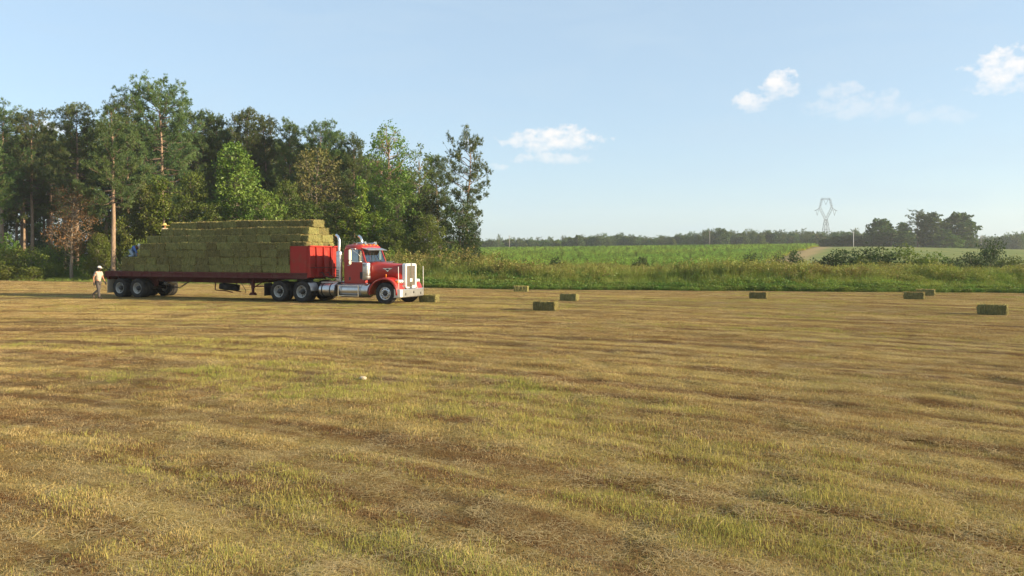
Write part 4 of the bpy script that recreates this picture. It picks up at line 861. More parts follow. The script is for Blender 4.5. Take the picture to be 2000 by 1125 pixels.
def truck():
    T = empty('semi_truck', T0, YAW)
    tag(T, 'red conventional semi truck tractor with chrome stacks coupled to the loaded hay trailer', 'truck')
    B = lambda mb, name, mat, par=T: mb.build(name, mat, par)
    for s in (-1, 1): B(MB().box(-7.15, .62, s * .43 - .045, s * .43 + .045, .70, .97, .008), 'frame_rail', BLACK)
    for x in (-.55, -2.9, -4.3, -5.67, -7.0): B(MB().box(x - .06, x + .06, -.385, .385, .74, .94), 'cross_member', BLACK)
    B(MB().lathe([(.065, -.95), (.065, .95)], (0, 0, .52), 'y', 12), 'front_axle', BLACK)
    for x in (-4.82, -6.22):
        B(MB().lathe([(.09, -.9), (.09, -.3), (.2, -.16), (.2, .16), (.09, .3), (.09, .9)], (x, 0, .525), 'y', 14), 'drive_axle', BLACK)
    B(MB().box(-1.1, .45, -.36, .36, .62, 1.25, .05), 'engine', BLACK)
    # hood
    def ring(x, hw, zt, zb):
        h = [(1.0, zb), (1.0, zt - .34), (.992, zt - .2), (.965, zt - .11), (.90, zt - .05), (.78, zt - .012), (.45, zt + .018), (0, zt + .03)]
        P = [(-a * hw, z) for a, z in h] + [(a * hw, z) for a, z in reversed(h[:-1])]
        return [(x, y, z) for y, z in P]
    hood = MB().loft([ring(.58, .515, 1.86, .98), ring(.1, .56, 1.90, 1.0), ring(-.5, .64, 1.95, 1.02), ring(-1.0, .73, 1.985, 1.02), ring(-1.24, .80, 2.01, 1.02)])
    hd = B(hood, 'hood', RED)
    for s in (-1, 1):
        hw = lambda x: float(np.interp(x, [-1.0, -.5, .1, .58], [.73, .64, .56, .515]))
        sh = [(-.47, 1.715), (.05, 1.715), (-.02, 1.675), (-.12, 1.645), (-.155, 1.58), (-.21, 1.53), (-.265, 1.58), (-.30, 1.645), (-.40, 1.675)]
        e = B(MB().loft([[(x, s * (hw(x) + d_), z) for x, z in sh] for d_ in (-.01, .016)], smooth=False), 'emblem', CHROME)
        ov = [(-.21 + .075 * math.cos(k * .449), 1.655 + .038 * math.sin(k * .449)) for k in range(14)]
        MB().loft([[(x, s * (hw(x) + d_), z) for x, z in ov] for d_ in (.005, .021)], smooth=False).build('emblem_badge', BLACK, e)
    B(MB().box(-1.20, -.2, -.02, .02, 2.005, 2.03, .004), 'hood_seam', CHROME)
    # fenders
    for s in (-1, 1):
        rings = []
        for k in range(23):
            a = -8 + 196 * k / 22; c, sn = math.cos(R(a)), math.sin(R(a)); rx = .66 if c > 0 else .86; cx, cz = .0, .55
            def q(dr, y): return (cx + (rx + dr) * c, s * y, cz + (.68 + dr) * sn)
            rings.append([q(-.055, 1.235), q(-.01, 1.25), q(.025, 1.22), q(.055, 1.08), q(.07, .85), q(.06, .52), q(.0, .52), q(-.02, .85), q(-.045, 1.2)])
        B(MB().loft(rings), 'fender', RED)
        B(MB().lathe([(.018, 0), (.02, .07), (.03, .08), (.032, .13), (.02, .15), (0, .152)], (.02, s * 1.12, 1.285), 'z', 10), 'turn_signal', AMBER)
    # grille
    g = MB(); o0 = rrect(1.06, 1.20, .11, 5, 0, 1.345); i0 = rrect(.80, 1.0, .05, 5, 0, 1.325)
    g.loft([[(.56, y, z) for y, z in o0], [(.70, y, z) for y, z in o0], [(.735, y * .985, 1.345 + (z - 1.345) * .985) for y, z in o0], [(.735, y, z) for y, z in i0], [(.66, y, z) for y, z in i0]], caps=False, smooth=False)
    gs = B(g, 'grille_surround', SHELL)
    B(MB().box(.645, .662, -.42, .42, .80, 1.85), 'grille_mesh', BRASS)
    for k in range(9):
        y = -.36 + .09 * k; B(MB().box(.66, .705 if k not in (3, 5) else .722, y - (.012 if k not in (0, 4, 8) else .03), y + (.012 if k not in (0, 4, 8) else .03), .835, 1.815, .004), 'grille_bar', CHROME if k in (0, 4, 8) else STEEL)
    B(MB().lathe([(.06, 0), (.055, .01), (0, .012)], (.734, 0, 1.885), 'x', 16), 'grille_badge', BLACK)
    B(MB().box(.722, .74, -.11, .11, 1.06, 1.22, .004), 'licence_plate', WHITE); B(MB().box(.86, .875, -.12, .12, .76, .90, .004), 'licence_plate', WHITE)
    # headlights
    for s in (-1, 1):
        hp = B(MB().box(.42, .66, s * .79 - .21, s * .79 + .21, 1.00, 1.19, .05, 3), 'headlight', BUMPER)
        for dy in (-.1, .1): MB().lathe([(.075, 0), (.07, .018), (.04, .03), (0, .034)], (.658, s * .79 + dy, 1.095), 'x', 16).build('lamp', LENS, hp)
        MB().box(.45, .60, s * 1.02 - .03, s * 1.02 + .03, 1.03, 1.15, .02).build('side_marker', AMBER, hp)
        B(MB().loft([[(x, s * (.56 + .5 * t), z) for x, z in ((.40, .74), (.70 - .12 * t, .76), (.68 - .12 * t, .88), (.55, .98), (.40, .97))] for t in (0, .5, 1)]), 'front_bracket', BUMPER)
    # bumper
    op = [(.52, -1.215), (.70, -1.205), (.80, -1.14), (.85, -.98), (.875, 0), (.85, .98), (.80, 1.14), (.70, 1.205), (.52, 1.215)]
    ip = [(x - .035, y * .965) for x, y in op]; poly = op + ip[::-1]
    bp = MB().loft([[(x + dx, y, z) for x, y in poly] for z, dx in ((.335, -.03), (.37, 0), (.70, 0), (.735, -.02))], smooth=False)
    bu = B(bp, 'bumper', BUMPER)
    for y in (-.72, .72): MB().prism(rrect(.07, .13, .03, 4, y, .49), 'x', .84, .872).build('hook_opening', BLACK, bu)
    MB().lathe([(.06, 0), (.055, .012), (.03, .014), (0, .014)], (.872, 0, .56), 'x', 14).build('bumper_badge', BLACK, bu)
    for s in (-1, 1):
        B(MB().tube([(.74, s * 1.17, .72), (.74, s * 1.18, 1.2), (.73, s * 1.185, 1.80)], [.017, .015, .015], 8), 'guide_rod', WHITE)
    # cab
    P = [(-2.52, .95), (-1.22, .95), (-1.20, 1.2), (-1.24, 2.01), (-2.52, 2.01)]
    def cabring(z, hw, x0, x1):
        return [(x0, -hw + .08, z), (x0 + .07, -hw, z), (x1 - .06, -hw, z), (x1, -hw + .09, z), (x1, hw - .09, z), (x1 - .06, hw, z), (x0 + .07, hw, z), (x0, hw - .08, z)]
    cb = B(MB().loft([cabring(.96, .90, -2.50, -1.21), cabring(1.02, .925, -2.52, -1.2), cabring(1.6, .93, -2.52, -1.2), cabring(2.0, .925, -2.52, -1.22)], smooth=False), 'cab_body', RED)
    B(MB().loft([cabring(2.60, .885, -2.51, -1.47), cabring(2.70, .875, -2.51, -1.47), cabring(2.79, .84, -2.49, -1.52), cabring(2.845, .76, -2.43, -1.60), cabring(2.87, .60, -2.3, -1.72), cabring(2.878, .2, -2.1, -1.9)], smooth=True), 'roof', RED)
    B(MB().loft([cabring(1.995, .915, -2.51, -2.45), cabring(2.605, .875, -2.51, -2.45)], smooth=False), 'rear_wall', RED)
    for s in (-1, 1):
        def post(x0, x1, X0, X1, name):
            ya, yb = s * .925, s * .885; t_ = s * .05
            B(MB().add([(x0, ya, 1.99), (x1, ya, 1.99), (x1, ya - t_, 1.99), (x0, ya - t_, 1.99), (X0, yb, 2.61), (X1, yb, 2.61), (X1, yb - t_, 2.61), (X0, yb - t_, 2.61)],
                       [(0, 1, 5, 4), (1, 2, 6, 5), (2, 3, 7, 6), (3, 0, 4, 7), (0, 3, 2, 1), (4, 5, 6, 7)]), name, RED)
        post(-2.51, -2.16, -2.50, -2.16, 'rear_pillar'); post(-1.33, -1.22, -1.54, -1.45, 'windscreen_pillar')
        B(MB().add([(-2.16, s * .912, 2.0), (-1.32, s * .912, 2.0), (-1.53, s * .876, 2.605), (-2.16, s * .876, 2.605)], [(0, 1, 2, 3)]), 'side_window', GLASS)
        B(MB().box(-1.665, -1.64, s * .90 - .016, s * .90 + .016, 2.0, 2.61), 'window_divider', BLACK)
        dr = MB(); pl = [(-2.32, 1.10), (-2.27, 1.05), (-1.36, 1.05), (-1.31, 1.10), (-1.31, 1.985), (-2.32, 1.985)]
        d = B(dr.prism(pl, 'y', s * .92, s * .944), 'door', RED)
        MB().box(-2.25, -2.12, s * .955 - .012, s * .955 + .012, 1.84, 1.87, .006).build('handle', CHROME, d)
        MB().prism(rrect(.09, .16, .03, 4, -2.13, 1.20), 'y', s * .944, s * .952).build('step_light', BLACK, d)
        MB().prism(rrect(.16, .34, .03, 4, -1.47, 1.36), 'y', s * .944, s * .951).build('peep_window', BLACK, d)
        B(MB().box(-1.20, -1.16, s * .86 - .06, s * .86 + .06, 1.22, 1.42, .01), 'cowl_lamp', AMBER)
    for s in (-1, 1):
        a, b = (.02, .82) if s > 0 else (-.82, -.02)
        B(MB().add([(-1.225, a, 2.015), (-1.225, b, 2.015), (-1.465, b * .97, 2.60), (-1.465, a * .97, 2.60)], [(0, 1, 2, 3)]), 'windscreen', GLASS)
        B(MB().tube([(-1.215, s * .45, 2.03), (-1.29, s * .3, 2.2), (-1.36, s * .24, 2.36)], .008, 5), 'wiper', BLACK)
    B(MB().add([(-1.235, -.022, 2.01), (-1.205, 0, 2.01), (-1.235, .022, 2.01), (-1.48, -.022, 2.61), (-1.45, 0, 2.61), (-1.48, .022, 2.61)], [(0, 1, 4, 3), (1, 2, 5, 4), (0, 3, 5, 2)]), 'centre_pillar', BLACK)
    B(MB().add([(-1.50, -.86, 2.71), (-1.13, -.83, 2.60), (-1.10, 0, 2.615), (-1.13, .83, 2.60), (-1.50, .86, 2.71), (-1.50, 0, 2.74), (-1.5, -.86, 2.69), (-1.13, -.83, 2.575), (-1.10, 0, 2.59), (-1.13, .83, 2.575), (-1.5, .86, 2.69), (-1.5, 0, 2.71)],
               [(0, 1, 2, 5), (5, 2, 3, 4), (6, 11, 8, 7), (11, 10, 9, 8), (0, 6, 7, 1), (1, 7, 8, 2), (2, 8, 9, 3), (3, 9, 10, 4)]), 'sun_visor', STEEL)
    # inside
    for y in (-.45, .45): B(MB().box(-2.3, -2.12, y - .24, y + .24, 1.97, 2.42, .06, 2), 'seat_back', INTERIOR)
    B(MB().box(-1.48, -1.30, -.8, .8, 1.985, 2.09, .03), 'dashboard', INTERIOR)
    B(MB().lathe([(.21, -.012), (.225, 0), (.21, .012), (.195, 0), (.21, -.012)], (-1.62, .45, 2.10), 'x', 20), 'steering_wheel', BLACK)
    # roof lamps and horns
    for y in (-.62, -.31, 0, .31, .62):
        B(MB().loft([[(-1.62 + dx * .07, y + dy * .05, 2.80 + dz) for dx, dy in ((-1, -1), (1, -1), (1, 1), (-1, 1))] for dz in (0, .05)] + [[(-1.65 + dx * .03, y + dy * .03, 2.88) for dx, dy in ((-1, -1), (1, -1), (1, 1), (-1, 1))]], smooth=False), 'marker_light', AMBER)
    for y in (-.45, .48):
        h = MB().tube([(-2.25, y, 2.93), (-1.75, y, 2.93), (-1.62, y, 2.93), (-1.55, y, 2.93)], [.022, .03, .05, .085], 12); h.box(-2.1, -2.06, y - .02, y + .02, 2.83, 2.93); h.box(-1.78, -1.74, y - .02, y + .02, 2.82, 2.93)
        B(h, 'air_horn', CHROME)
    for y in (-.2, .66):
        B(MB().lathe([(.0, .0), (.05, .01), (.065, .05), (.05, .10), (.0, .115)], (-1.75, y, 2.90), 'z', 14).tube([(-1.75, y, 2.80), (-1.75, y, 2.92)], .018, 6), 'roof_lamp', CREAM)
    # stacks
    for s in (-1, 1):
        x, y = -2.72, s * .98
        ms = B(MB().lathe([(.06, 1.02), (.145, 1.06), (.15, 1.1), (.15, 2.47), (.14, 2.52), (.07, 2.54)], (x, y, 0), 'z', 22), 'muffler', STEEL)
        for z in (1.2, 1.72, 2.3): MB().lathe([(.153, -.02), (.157, 0), (.153, .02)], (x, y, z), 'z', 22).build('clamp_band', DULL, ms)
        for r_ in range(4):
            for k in range(3): MB().box(x - .07 + k * .06, x - .04 + k * .06, y + s * .149 - .012, y + s * .149 + .004, 1.22 + r_ * .11, 1.29 + r_ * .11).build('vent_slot', BLACK, ms)
        B(MB().tube([(x, y, 2.5), (x, y, 3.02), (x - .02, y, 3.14), (x - .08, y, 3.25), (x - .19, y, 3.33)], .07, 14, False).tube([(x - .17, y, 3.315), (x - .189, y, 3.329)], .052, 12), 'exhaust_stack', CHROME)
        B(MB().tube([(x, y, 1.05), (x, y * .9, .85), (x, s * .5, .78)], .06, 10), 'exhaust_elbow', BLACK)
        # air cleaner
        ac = B(MB().lathe([(.0, 1.98), (.16, 1.98), (.19, 1.955), (.195, 1.93), (.195, 1.20), (.18, 1.17), (.12, 1.15), (0, 1.15)], (-1.13, s * 1.02, 0), 'z', 24), 'air_cleaner', STEEL)
        for z in (1.30, 1.52, 1.80): MB().lathe([(.196, -.018), (.202, 0), (.196, .018)], (-1.13, s * 1.02, z), 'z', 24).build('clamp_band', DULL, ac)
        for k in range(5): MB().box(-1.21 + k * .035, -1.195 + k * .035, s * (1.02 + .19) - .006, s * (1.02 + .19) + .006, 1.83, 1.92).build('intake_slot', BLACK, ac)
        # fuel tank with steps
        tk = B(MB().lathe([(0, -2.70), (.25, -2.70), (.32, -2.675), (.335, -2.64), (.335, -1.02), (.32, -.985), (.25, -.96), (0, -.96)], (0, s * .86, .64), 'x', 30), 'fuel_tank', STEEL)
        for x in (-1.35, -2.45):
            MB().lathe([(.338, -.03), (.345, 0), (.338, .03)], (x, s * .86, .64), 'x', 30).build('tank_strap', DULL, tk)
        for z in (.36, .86): MB().box(-2.62, -1.42, s * 1.20 - .035, s * 1.20 + .035, z, z + .035, .006).build('step_plate', CHROME, tk)
        for x in (-2.60, -1.46): MB().box(x - .03, x + .03, s * 1.225 - .012, s * 1.225 + .012, .34, .90, .005).build('step_bracket', CHROME, tk)
        MB().lathe([(.05, 0), (.05, .04), (0, .045)], (-1.2, s * .86, .97), 'z', 12).build('filler_cap', CHROME, tk)
        # second tank
        t2 = B(MB().lathe([(0, -3.83), (.24, -3.83), (.30, -3.80), (.32, -3.76), (.32, -2.98), (.30, -2.93), (.24, -2.905), (0, -2.90)], (0, s * .86, .64), 'x', 30), 'rear_tank', STEEL)
        for x in (-3.15, -3.62): MB().lathe([(.322, -.035), (.331, 0), (.322, .035)], (x, s * .86, .64), 'x', 30).build('tank_strap', BLACK, t2)
        # mirror
        mr = B(MB().box(-1.90, -1.83, s * 1.33 - .095, s * 1.33 + .095, 2.10, 2.60, .015, 2), 'wing_mirror', CREAM)  # stainless housing, its warm sunlit look put into the base colour
        MB().lathe([(.0, -.03), (.06, -.025), (.105, .0), (.105, .02), (0, .022)], (-1.86, s * 1.33, 1.99), 'x', 18).build('spot_mirror', CREAM, mr)
        MB().tube([(-1.88, s * 1.33, 2.61), (-1.80, s * 1.3, 2.66), (-1.56, s * .90, 2.60)], .012, 6).build('mirror_arm', CHROME, mr)
        MB().tube([(-1.86, s * 1.33, 2.05), (-1.60, s * 1.15, 2.02), (-1.36, s * .93, 2.04)], .012, 6).build('mirror_arm', CHROME, mr)
        MB().tube([(-1.80, s * 1.3, 2.66), (-1.55, s * 1.12, 2.4), (-1.36, s * .93, 2.06)], .010, 6).build('mirror_arm', CHROME, mr)
        # quarter fender ahead of the drive wheels
        rings = []
        for k in range(9):
            a = 2 + 44 * k / 8
            c, sn = math.cos(R(a)), math.sin(R(a)); rings.append([(-4.82 + r_ * c, s * y_, .53 + r_ * sn) for r_, y_ in ((.62, .60), (.64, .62), (.64, 1.2), (.60, 1.225), (.60, 1.19), (.62, 1.17))])
        B(MB().loft(rings), 'quarter_fender', DULL)
    B(MB().box(-3.95, -2.95, -.75, .75, .975, 1.02, .005), 'catwalk_plate', STEEL)
    B(MB().lathe([(.0, 1.27), (.45, 1.27), (.48, 1.25), (.48, 1.2), (.3, 1.17), (0, 1.17)], (-5.5, 0, 0), 'z', 24).box(-5.7, -5.3, -.4, .4, .96, 1.18), 'fifth_wheel', BLACK)
    for j, (y0, c_) in enumerate(((-.25, BLACK), (.0, RED_OLD), (.25, BLACK))):
        B(MB().tube([(-2.55, y0, 1.5)] + [(-2.6 - .18 * k - .02, y0 + .11 * math.sin(k * 2.1), 1.42 - .30 * math.sin(k / 9 * 3.14) + .05 * math.cos(k * 2.1)) for k in range(10)] + [(-4.5, y0, 1.42)], .022, 6), 'air_hose', c_)
    for y in (-1.04, 1.04): wheel(T, 0, y, 'disc', .3)
    for x in (-4.82, -6.22):
        for y in (-1.05, 1.05): wheel(T, x, y, 'deep', x)
        for y in (-.71, .71): wheel(T, x, y, 'plain')
    for s in (-1, 1): B(MB().box(-7.12, -7.10, s * .9 - .3, s * .9 + .3, .28, .92, .004), 'mud_flap', BLACK)
    for s in (-1, 1):
        for x in (-4.82, -6.22): B(MB().box(x - .12, x + .12, s * .55 - .09, s * .55 + .09, .60, .72, .02).tube([(x - .5, s * .5, .60), (x + .5, s * .5, .60)], .05, 8), 'suspension_arm', BLACK)
    return T
TRUCK = truck()

def trailer():
    X0 = -12.0; base = fwd(X0, 0)
    T = empty('flatbed_trailer', base, YAW)
    tag(T, 'long maroon flatbed trailer with red bulkhead stacked high with hay bales', 'trailer')
    off = Vector((-X0, 0, 0))
    def B(mb, name, mat, par=None):
        o = mb.build(name, mat, par or T)
        if par is None: o.location = off
        return o
    B(MB().box(-18.23, -4.45, -1.17, 1.17, 1.395, 1.452), 'deck', WOOD)
    for s in (-1, 1):
        rl = B(MB().prism([(s * 1.175, 1.17), (s * 1.235, 1.17), (s * 1.235, 1.205), (s * 1.215, 1.21), (s * 1.215, 1.36), (s * 1.235, 1.37), (s * 1.235, 1.46), (s * 1.172, 1.46)], 'x', -18.25, -4.43), 'side_rail', MAROON)
        for k in range(18): MB().box(-17.85 + k * .745, -17.75 + k * .745, s * 1.216 - .02, s * 1.216 + .02, 1.215, 1.355).build('stake_pocket', MAROON, rl)
        # main beam, deep in the middle and shallow over the coupling
        poly = [(-18.2, 1.0), (-14.5, .92), (-9.2, .88), (-8.2, .90), (-6.9, 1.12), (-4.6, 1.15), (-4.6, 1.395), (-18.2, 1.395)]
        B(MB().prism(poly, 'y', s * .48 - .012, s * .48 + .012).prism([(p[0], p[1] - .022) for p in poly[:6]] + [(p[0], p[1]) for p in reversed(poly[:6])], 'y', s * .48 - .085, s * .48 + .085), 'main_beam', MAROON)
    for k in range(24):
        x = -18.1 + k * .578; B(MB().box(x - .035, x + .035, -1.17, 1.17, 1.28, 1.393), 'cross_member', MAROON)
    B(MB().box(-18.29, -18.252, -1.235, 1.235, 1.10, 1.462, .006), 'rear_sill', MAROON)
    for s in (-1, 1):
        for dy in (0, .2): B(MB().lathe([(.055, 0), (.05, -.02), (0, -.022)], (-18.29, s * (.75 + dy), 1.27), 'x', 12), 'tail_lamp', AMBER)
        B(MB().box(-18.15, -18.05, s * .55 - .04, s * .55 + .04, .55, 1.12), 'underride_post', MAROON)
    B(MB().box(-18.2, -18.12, -1.1, 1.1, .50, .58, .006), 'underride_bar', MAROON)
    # bulkhead
    bh = B(MB().box(-4.45, -4.395, -1.225, 1.225, 1.22, 2.79, .008), 'bulkhead', RED_OLD)
    for k, y in enumerate((-1.19, -.60, .0, .60, 1.19)):
        MB().prism([(-4.396, 2.78), (-4.33, 2.78), (-4.23, 1.30), (-4.396, 1.24)], 'y', y - .03, y + .03).build('rib', RED_OLD, bh)
    MB().box(-4.396, -4.31, -1.235, 1.235, 2.76, 2.82, .008).build('top_rail', RED_OLD, bh)
    MB().box(-4.26, -4.23, -1.22, 1.22, 1.70, 1.74, .004).build('guard_bar', MAROON, bh)
    for s in (-1, 1):
        sp = B(MB().box(-5.42, -4.452, s * 1.225 - .014, s * 1.225 + .014, 1.462, 2.79, .004), 'bulkhead_wing', RED_OLD)
        MB().box(-5.46, -5.422, s * 1.225 - .03, s * 1.225 + .03, 1.465, 2.79, .006).build('edge_post', RED_OLD, sp)
    B(MB().lathe([(.045, .0), (.045, .12)], (-5.5, 0, 1.05), 'z', 10).box(-6.4, -4.8, -.45, .45, 1.14, 1.16), 'kingpin_plate', BLACK)
    # landing legs
    for s in (-1, 1):
        lg = B(MB().box(-8.17, -8.03, s * .88 - .07, s * .88 + .07, .62, 1.17, .01).box(-8.15, -8.05, s * .88 - .05, s * .88 + .05, .34, .63), 'landing_leg', MAROON)
        MB().prism([(-8.28, .28), (-7.92, .28), (-8.03, .42), (-8.17, .42)], 'y', s * .88 - .12, s * .88 + .12).build('foot', MAROON, lg)
        MB().tube([(-8.08, s * .88, .66), (-7.40, s * .6, 1.12)], .03, 6).build('brace', MAROON, lg)
        MB().tube([(-8.14, s * .86, .7), (-8.75, s * .55, 1.1)], .025, 6).build('brace', MAROON, lg)
    B(MB().tube([(-8.10, -.85, .72), (-8.10, .85, .72)], .03, 8), 'leg_shaft', MAROON)
    B(MB().tube([(-8.05, -.9, .72), (-6.65, -.75, .74)], .022, 6), 'leg_drag_brace', MAROON)
    B(MB().tube([(-8.10, -.95, .95), (-8.10, -1.1, .95), (-8.10, -1.1, .78), (-8.10, -1.16, .78)], .014, 6), 'crank_handle', BLACK)
    # spare wheel slung under the beams
    sw = link('spare_wheel', WM['tyre'], T); sw.location = Vector((-10.05, -.45, .66)) + off; sw.rotation_euler = (R(90), R(0), R(0)); sw.rotation_euler = (R(90 - 2), R(7), 0)
    link('rim', WM['rim_deep'], sw)
    B(MB().tube([(-10.72, -.75, 1.0), (-10.74, -.75, .52), (-10.66, -.75, .49), (-10.1, -.75, .47), (-9.55, -.75, .40)], .03, 6), 'spare_carrier', MAROON)
    B(MB().tube([(-10.72, -.15, 1.0), (-10.74, -.15, .52), (-10.66, -.15, .49), (-10.1, -.15, .47), (-9.55, -.15, .40)], .03, 6), 'spare_carrier', MAROON)
    B(MB().tube([(-9.55, -.45, .95), (-9.6, -.45, .6)], .022, 6), 'spare_hanger', BLACK)
    # hoses and chains hanging
    B(MB().tube([(-14.6, -.6, .95), (-14.2, -.7, .78), (-13.6, -.72, .60), (-13.25, -.7, .56), (-13.0, -.65, .72), (-12.7, -.5, .95)], .02, 6), 'hanging_hose', BLACK)
    B(MB().tube([(-14.7, -.4, .95), (-14.0, -.5, .62), (-13.5, -.5, .60), (-12.9, -.4, .92)], .016, 6), 'hanging_hose', BLACK)
    B(MB().tube([(-9.1, -.7, .95), (-8.85, -.75, .72), (-8.66, -.78, .50), (-8.7, -.8, .36)], .016, 6), 'hanging_hose', BLACK)
    B(MB().lathe([(0, -.35), (.13, -.33), (.15, -.28), (.15, .28), (.13, .33), (0, .35)], (-14.7, 0, .82), 'y', 14), 'air_tank', DULL)
    # running gear
    for x in (-15.87, -17.20):
        B(MB().lathe([(.075, -.95), (.075, .95)], (x, 0, .525), 'y', 12), 'axle', BLACK)
        for y in (-1.06, 1.06): wheel(T, x + 12, y, 'deep', x)
        for y in (-.73, .73): wheel(T, x + 12, y, 'plain')
    for s in (-1, 1):
        for x in (-15.22, -16.53, -17.82): B(MB().prism([(x - .2, 1.0), (x + .2, 1.0), (x + .07, .62), (x - .07, .62)], 'y', s * .48 - .06, s * .48 + .06), 'spring_hanger', MAROON)
        for x in (-15.87, -17.20):
            B(MB().tube([(x - .55, s * .48, .70), (x - .3, s * .48, .63), (x, s * .48, .60), (x + .3, s * .48, .63), (x + .55, s * .48, .70)], .045, 6), 'leaf_spring', BLACK)
        B(MB().box(-18.12, -18.095, s * .92 - .30, s * .92 + .30, .24, 1.02, .004), 'mud_flap', FLAP)
        B(MB().prism([(-18.2, 1.16), (-18.0, 1.16), (-18.05, 1.0), (-18.15, .98)], 'y', s * .92 - .28, s * .92 + .28), 'flap_bracket', MAROON)
    return T
TRAILER = trailer()

# ------------------------------------------------------------------ hay bales
def hay_mat():
    m = NT('baled_hay'); v = m.obj(); r = m.rnd()
    flake = m.noise(m.scale(v, (26, 3, 3)), 1.0, 5, .65); straw = m.noise(m.scale(v, (30, 30, 60)), 1.2, 4, .7); big = m.noise(v, 4.5, 4, .6)
    c = m.mix(m.ramp(flake, .36, .64), (.110, .110, .042), (.205, .19, .068))
    c = m.mix(m.math('MULTIPLY', m.ramp(straw, .5, .68), .65), c, (.46, .37, .13))
    c = m.mix(m.math('MULTIPLY', m.ramp(big, .5, .66), .45), c, (.105, .115, .045))
    c = m.mix(m.math('MULTIPLY', m.ramp(straw, .46, .30), .6), c, (.07, .06, .025))
    hs = m.n('ShaderNodeHueSaturation'); m.l(c, hs.inputs['Color']); m.l(m.math('MULTIPLY_ADD', r, .4, .8), hs.inputs['Value']); m.l(m.math('MULTIPLY_ADD', r, .03, .485), hs.inputs['Hue'])
    return m.done(m.bsdf(hs.outputs[0], .9, 0, .15, m.math('ADD', straw, flake), 1.0, .03))
HAY = hay_mat()
STRAW = leaf_mat('loose_straw', (.40, .34, .12), (.50, .40, .16), (.25, .23, .07), .25, 3)
TWINE = paint('baling_twine', (.45, .22, .06), (.3, .2, .08), .8, 0, 20, .5)
BL, BW, BH = .93, .47, .385
def bale_mesh(seed, wisps=420):
    rng = np.random.default_rng(seed); bm = bmesh.new(); bmesh.ops.create_cube(bm, size=1)
    for v in bm.verts: v.co = Vector((v.co.x * BL, v.co.y * BW, v.co.z * BH))
    bmesh.ops.subdivide_edges(bm, edges=[e for e in bm.edges if abs((e.verts[0].co - e.verts[1].co).x) > .1], cuts=17, use_grid_fill=True)
    bmesh.ops.subdivide_edges(bm, edges=[e for e in bm.edges if abs((e.verts[0].co - e.verts[1].co).y) > .1], cuts=6, use_grid_fill=True)
    bmesh.ops.subdivide_edges(bm, edges=[e for e in bm.edges if abs((e.verts[0].co - e.verts[1].co).z) > .1], cuts=5, use_grid_fill=True)
    fl = rng.normal(0, .011, 40)
    for v in bm.verts:
        p = v.co; q = Vector((p.x / BL * 2, p.y / BW * 2, p.z / BH * 2)); ex = sum(abs(c) > .99 for c in q)
        k = .964 if ex == 2 else (.92 if ex == 3 else 1.0)
        n_ = fl[int((p.x / BL + .5) * 18)] + rng.normal(0, .006)
        pinch = .012 * (math.exp(-((abs(q.y) - .45) / .12) ** 2) if abs(q.z) > .9 else 0)
        if abs(q.y) > .99: p.y *= k * (1 + n_ / BW * 2)
        if abs(q.z) > .99: p.z *= k * (1 + (n_ - pinch) / BH * 2)
        if abs(q.x) > .99: p.x *= k; p.x += rng.normal(0, .012)
    me = bpy.data.meshes.new('hay_bale'); bmesh.ops.triangulate(bm, faces=bm.faces[:]); bm.to_mesh(me); bm.free(); me.materials.append(HAY)
    # straw wisps
    V = []; F = []
    for i in range(wisps):
        f = rng.integers(0, 6); a = rng.uniform(-.5, .5, 3); ax = [0, 1, 1, 2, 2, 2][f]; a[ax] = .485 if rng.uniform() < .7 else -.485
        if rng.uniform() < .4: b_ = rng.integers(0, 3); a[b_] = math.copysign(.48, a[b_])
        p = a * (BL, BW, BH); d = rng.normal(0, .6, 3) + np.sign(a) * (np.abs(a) > .47) * .6; d /= np.linalg.norm(d); l = rng.uniform(.03, .13); w = np.cross(d, rng.normal(size=3)); w = w / np.linalg.norm(w) * .0055
        b = len(V); V += [p - w, p + w, p + d * l + (0, 0, -.25 * l)]; F.append((b, b + 1, b + 2))
    wm = np_mesh('straw_wisps', np.array(V), np.array(F), STRAW)
    tw = MB()
    for y in (-.11, .11):
        L2, H2 = BL / 2 * .985, BH / 2 * 1.0
        tw.tube([(-L2, y, -H2), (-L2, y, H2), (L2, y, H2), (L2, y, -H2), (-L2, y, -H2)], .006, 4, False, False)
    return me, wm, tw.mesh('twine', TWINE)
BALES = [bale_mesh(70 + i) for i in range(6)]
_b = random.Random(12)
def bale(loc, rot, label, group=None, sc=(1, 1, 1), detail=True):
    a, w, t = BALES[_b.randrange(6)]
    o = link('hay_bale', a); o.location = loc; o.rotation_euler = rot; o.scale = sc
    tag(link('loose_straw', w, o), kind='stuff'); link('twine', t, o)
    return tag(o, label, 'hay bale', group)
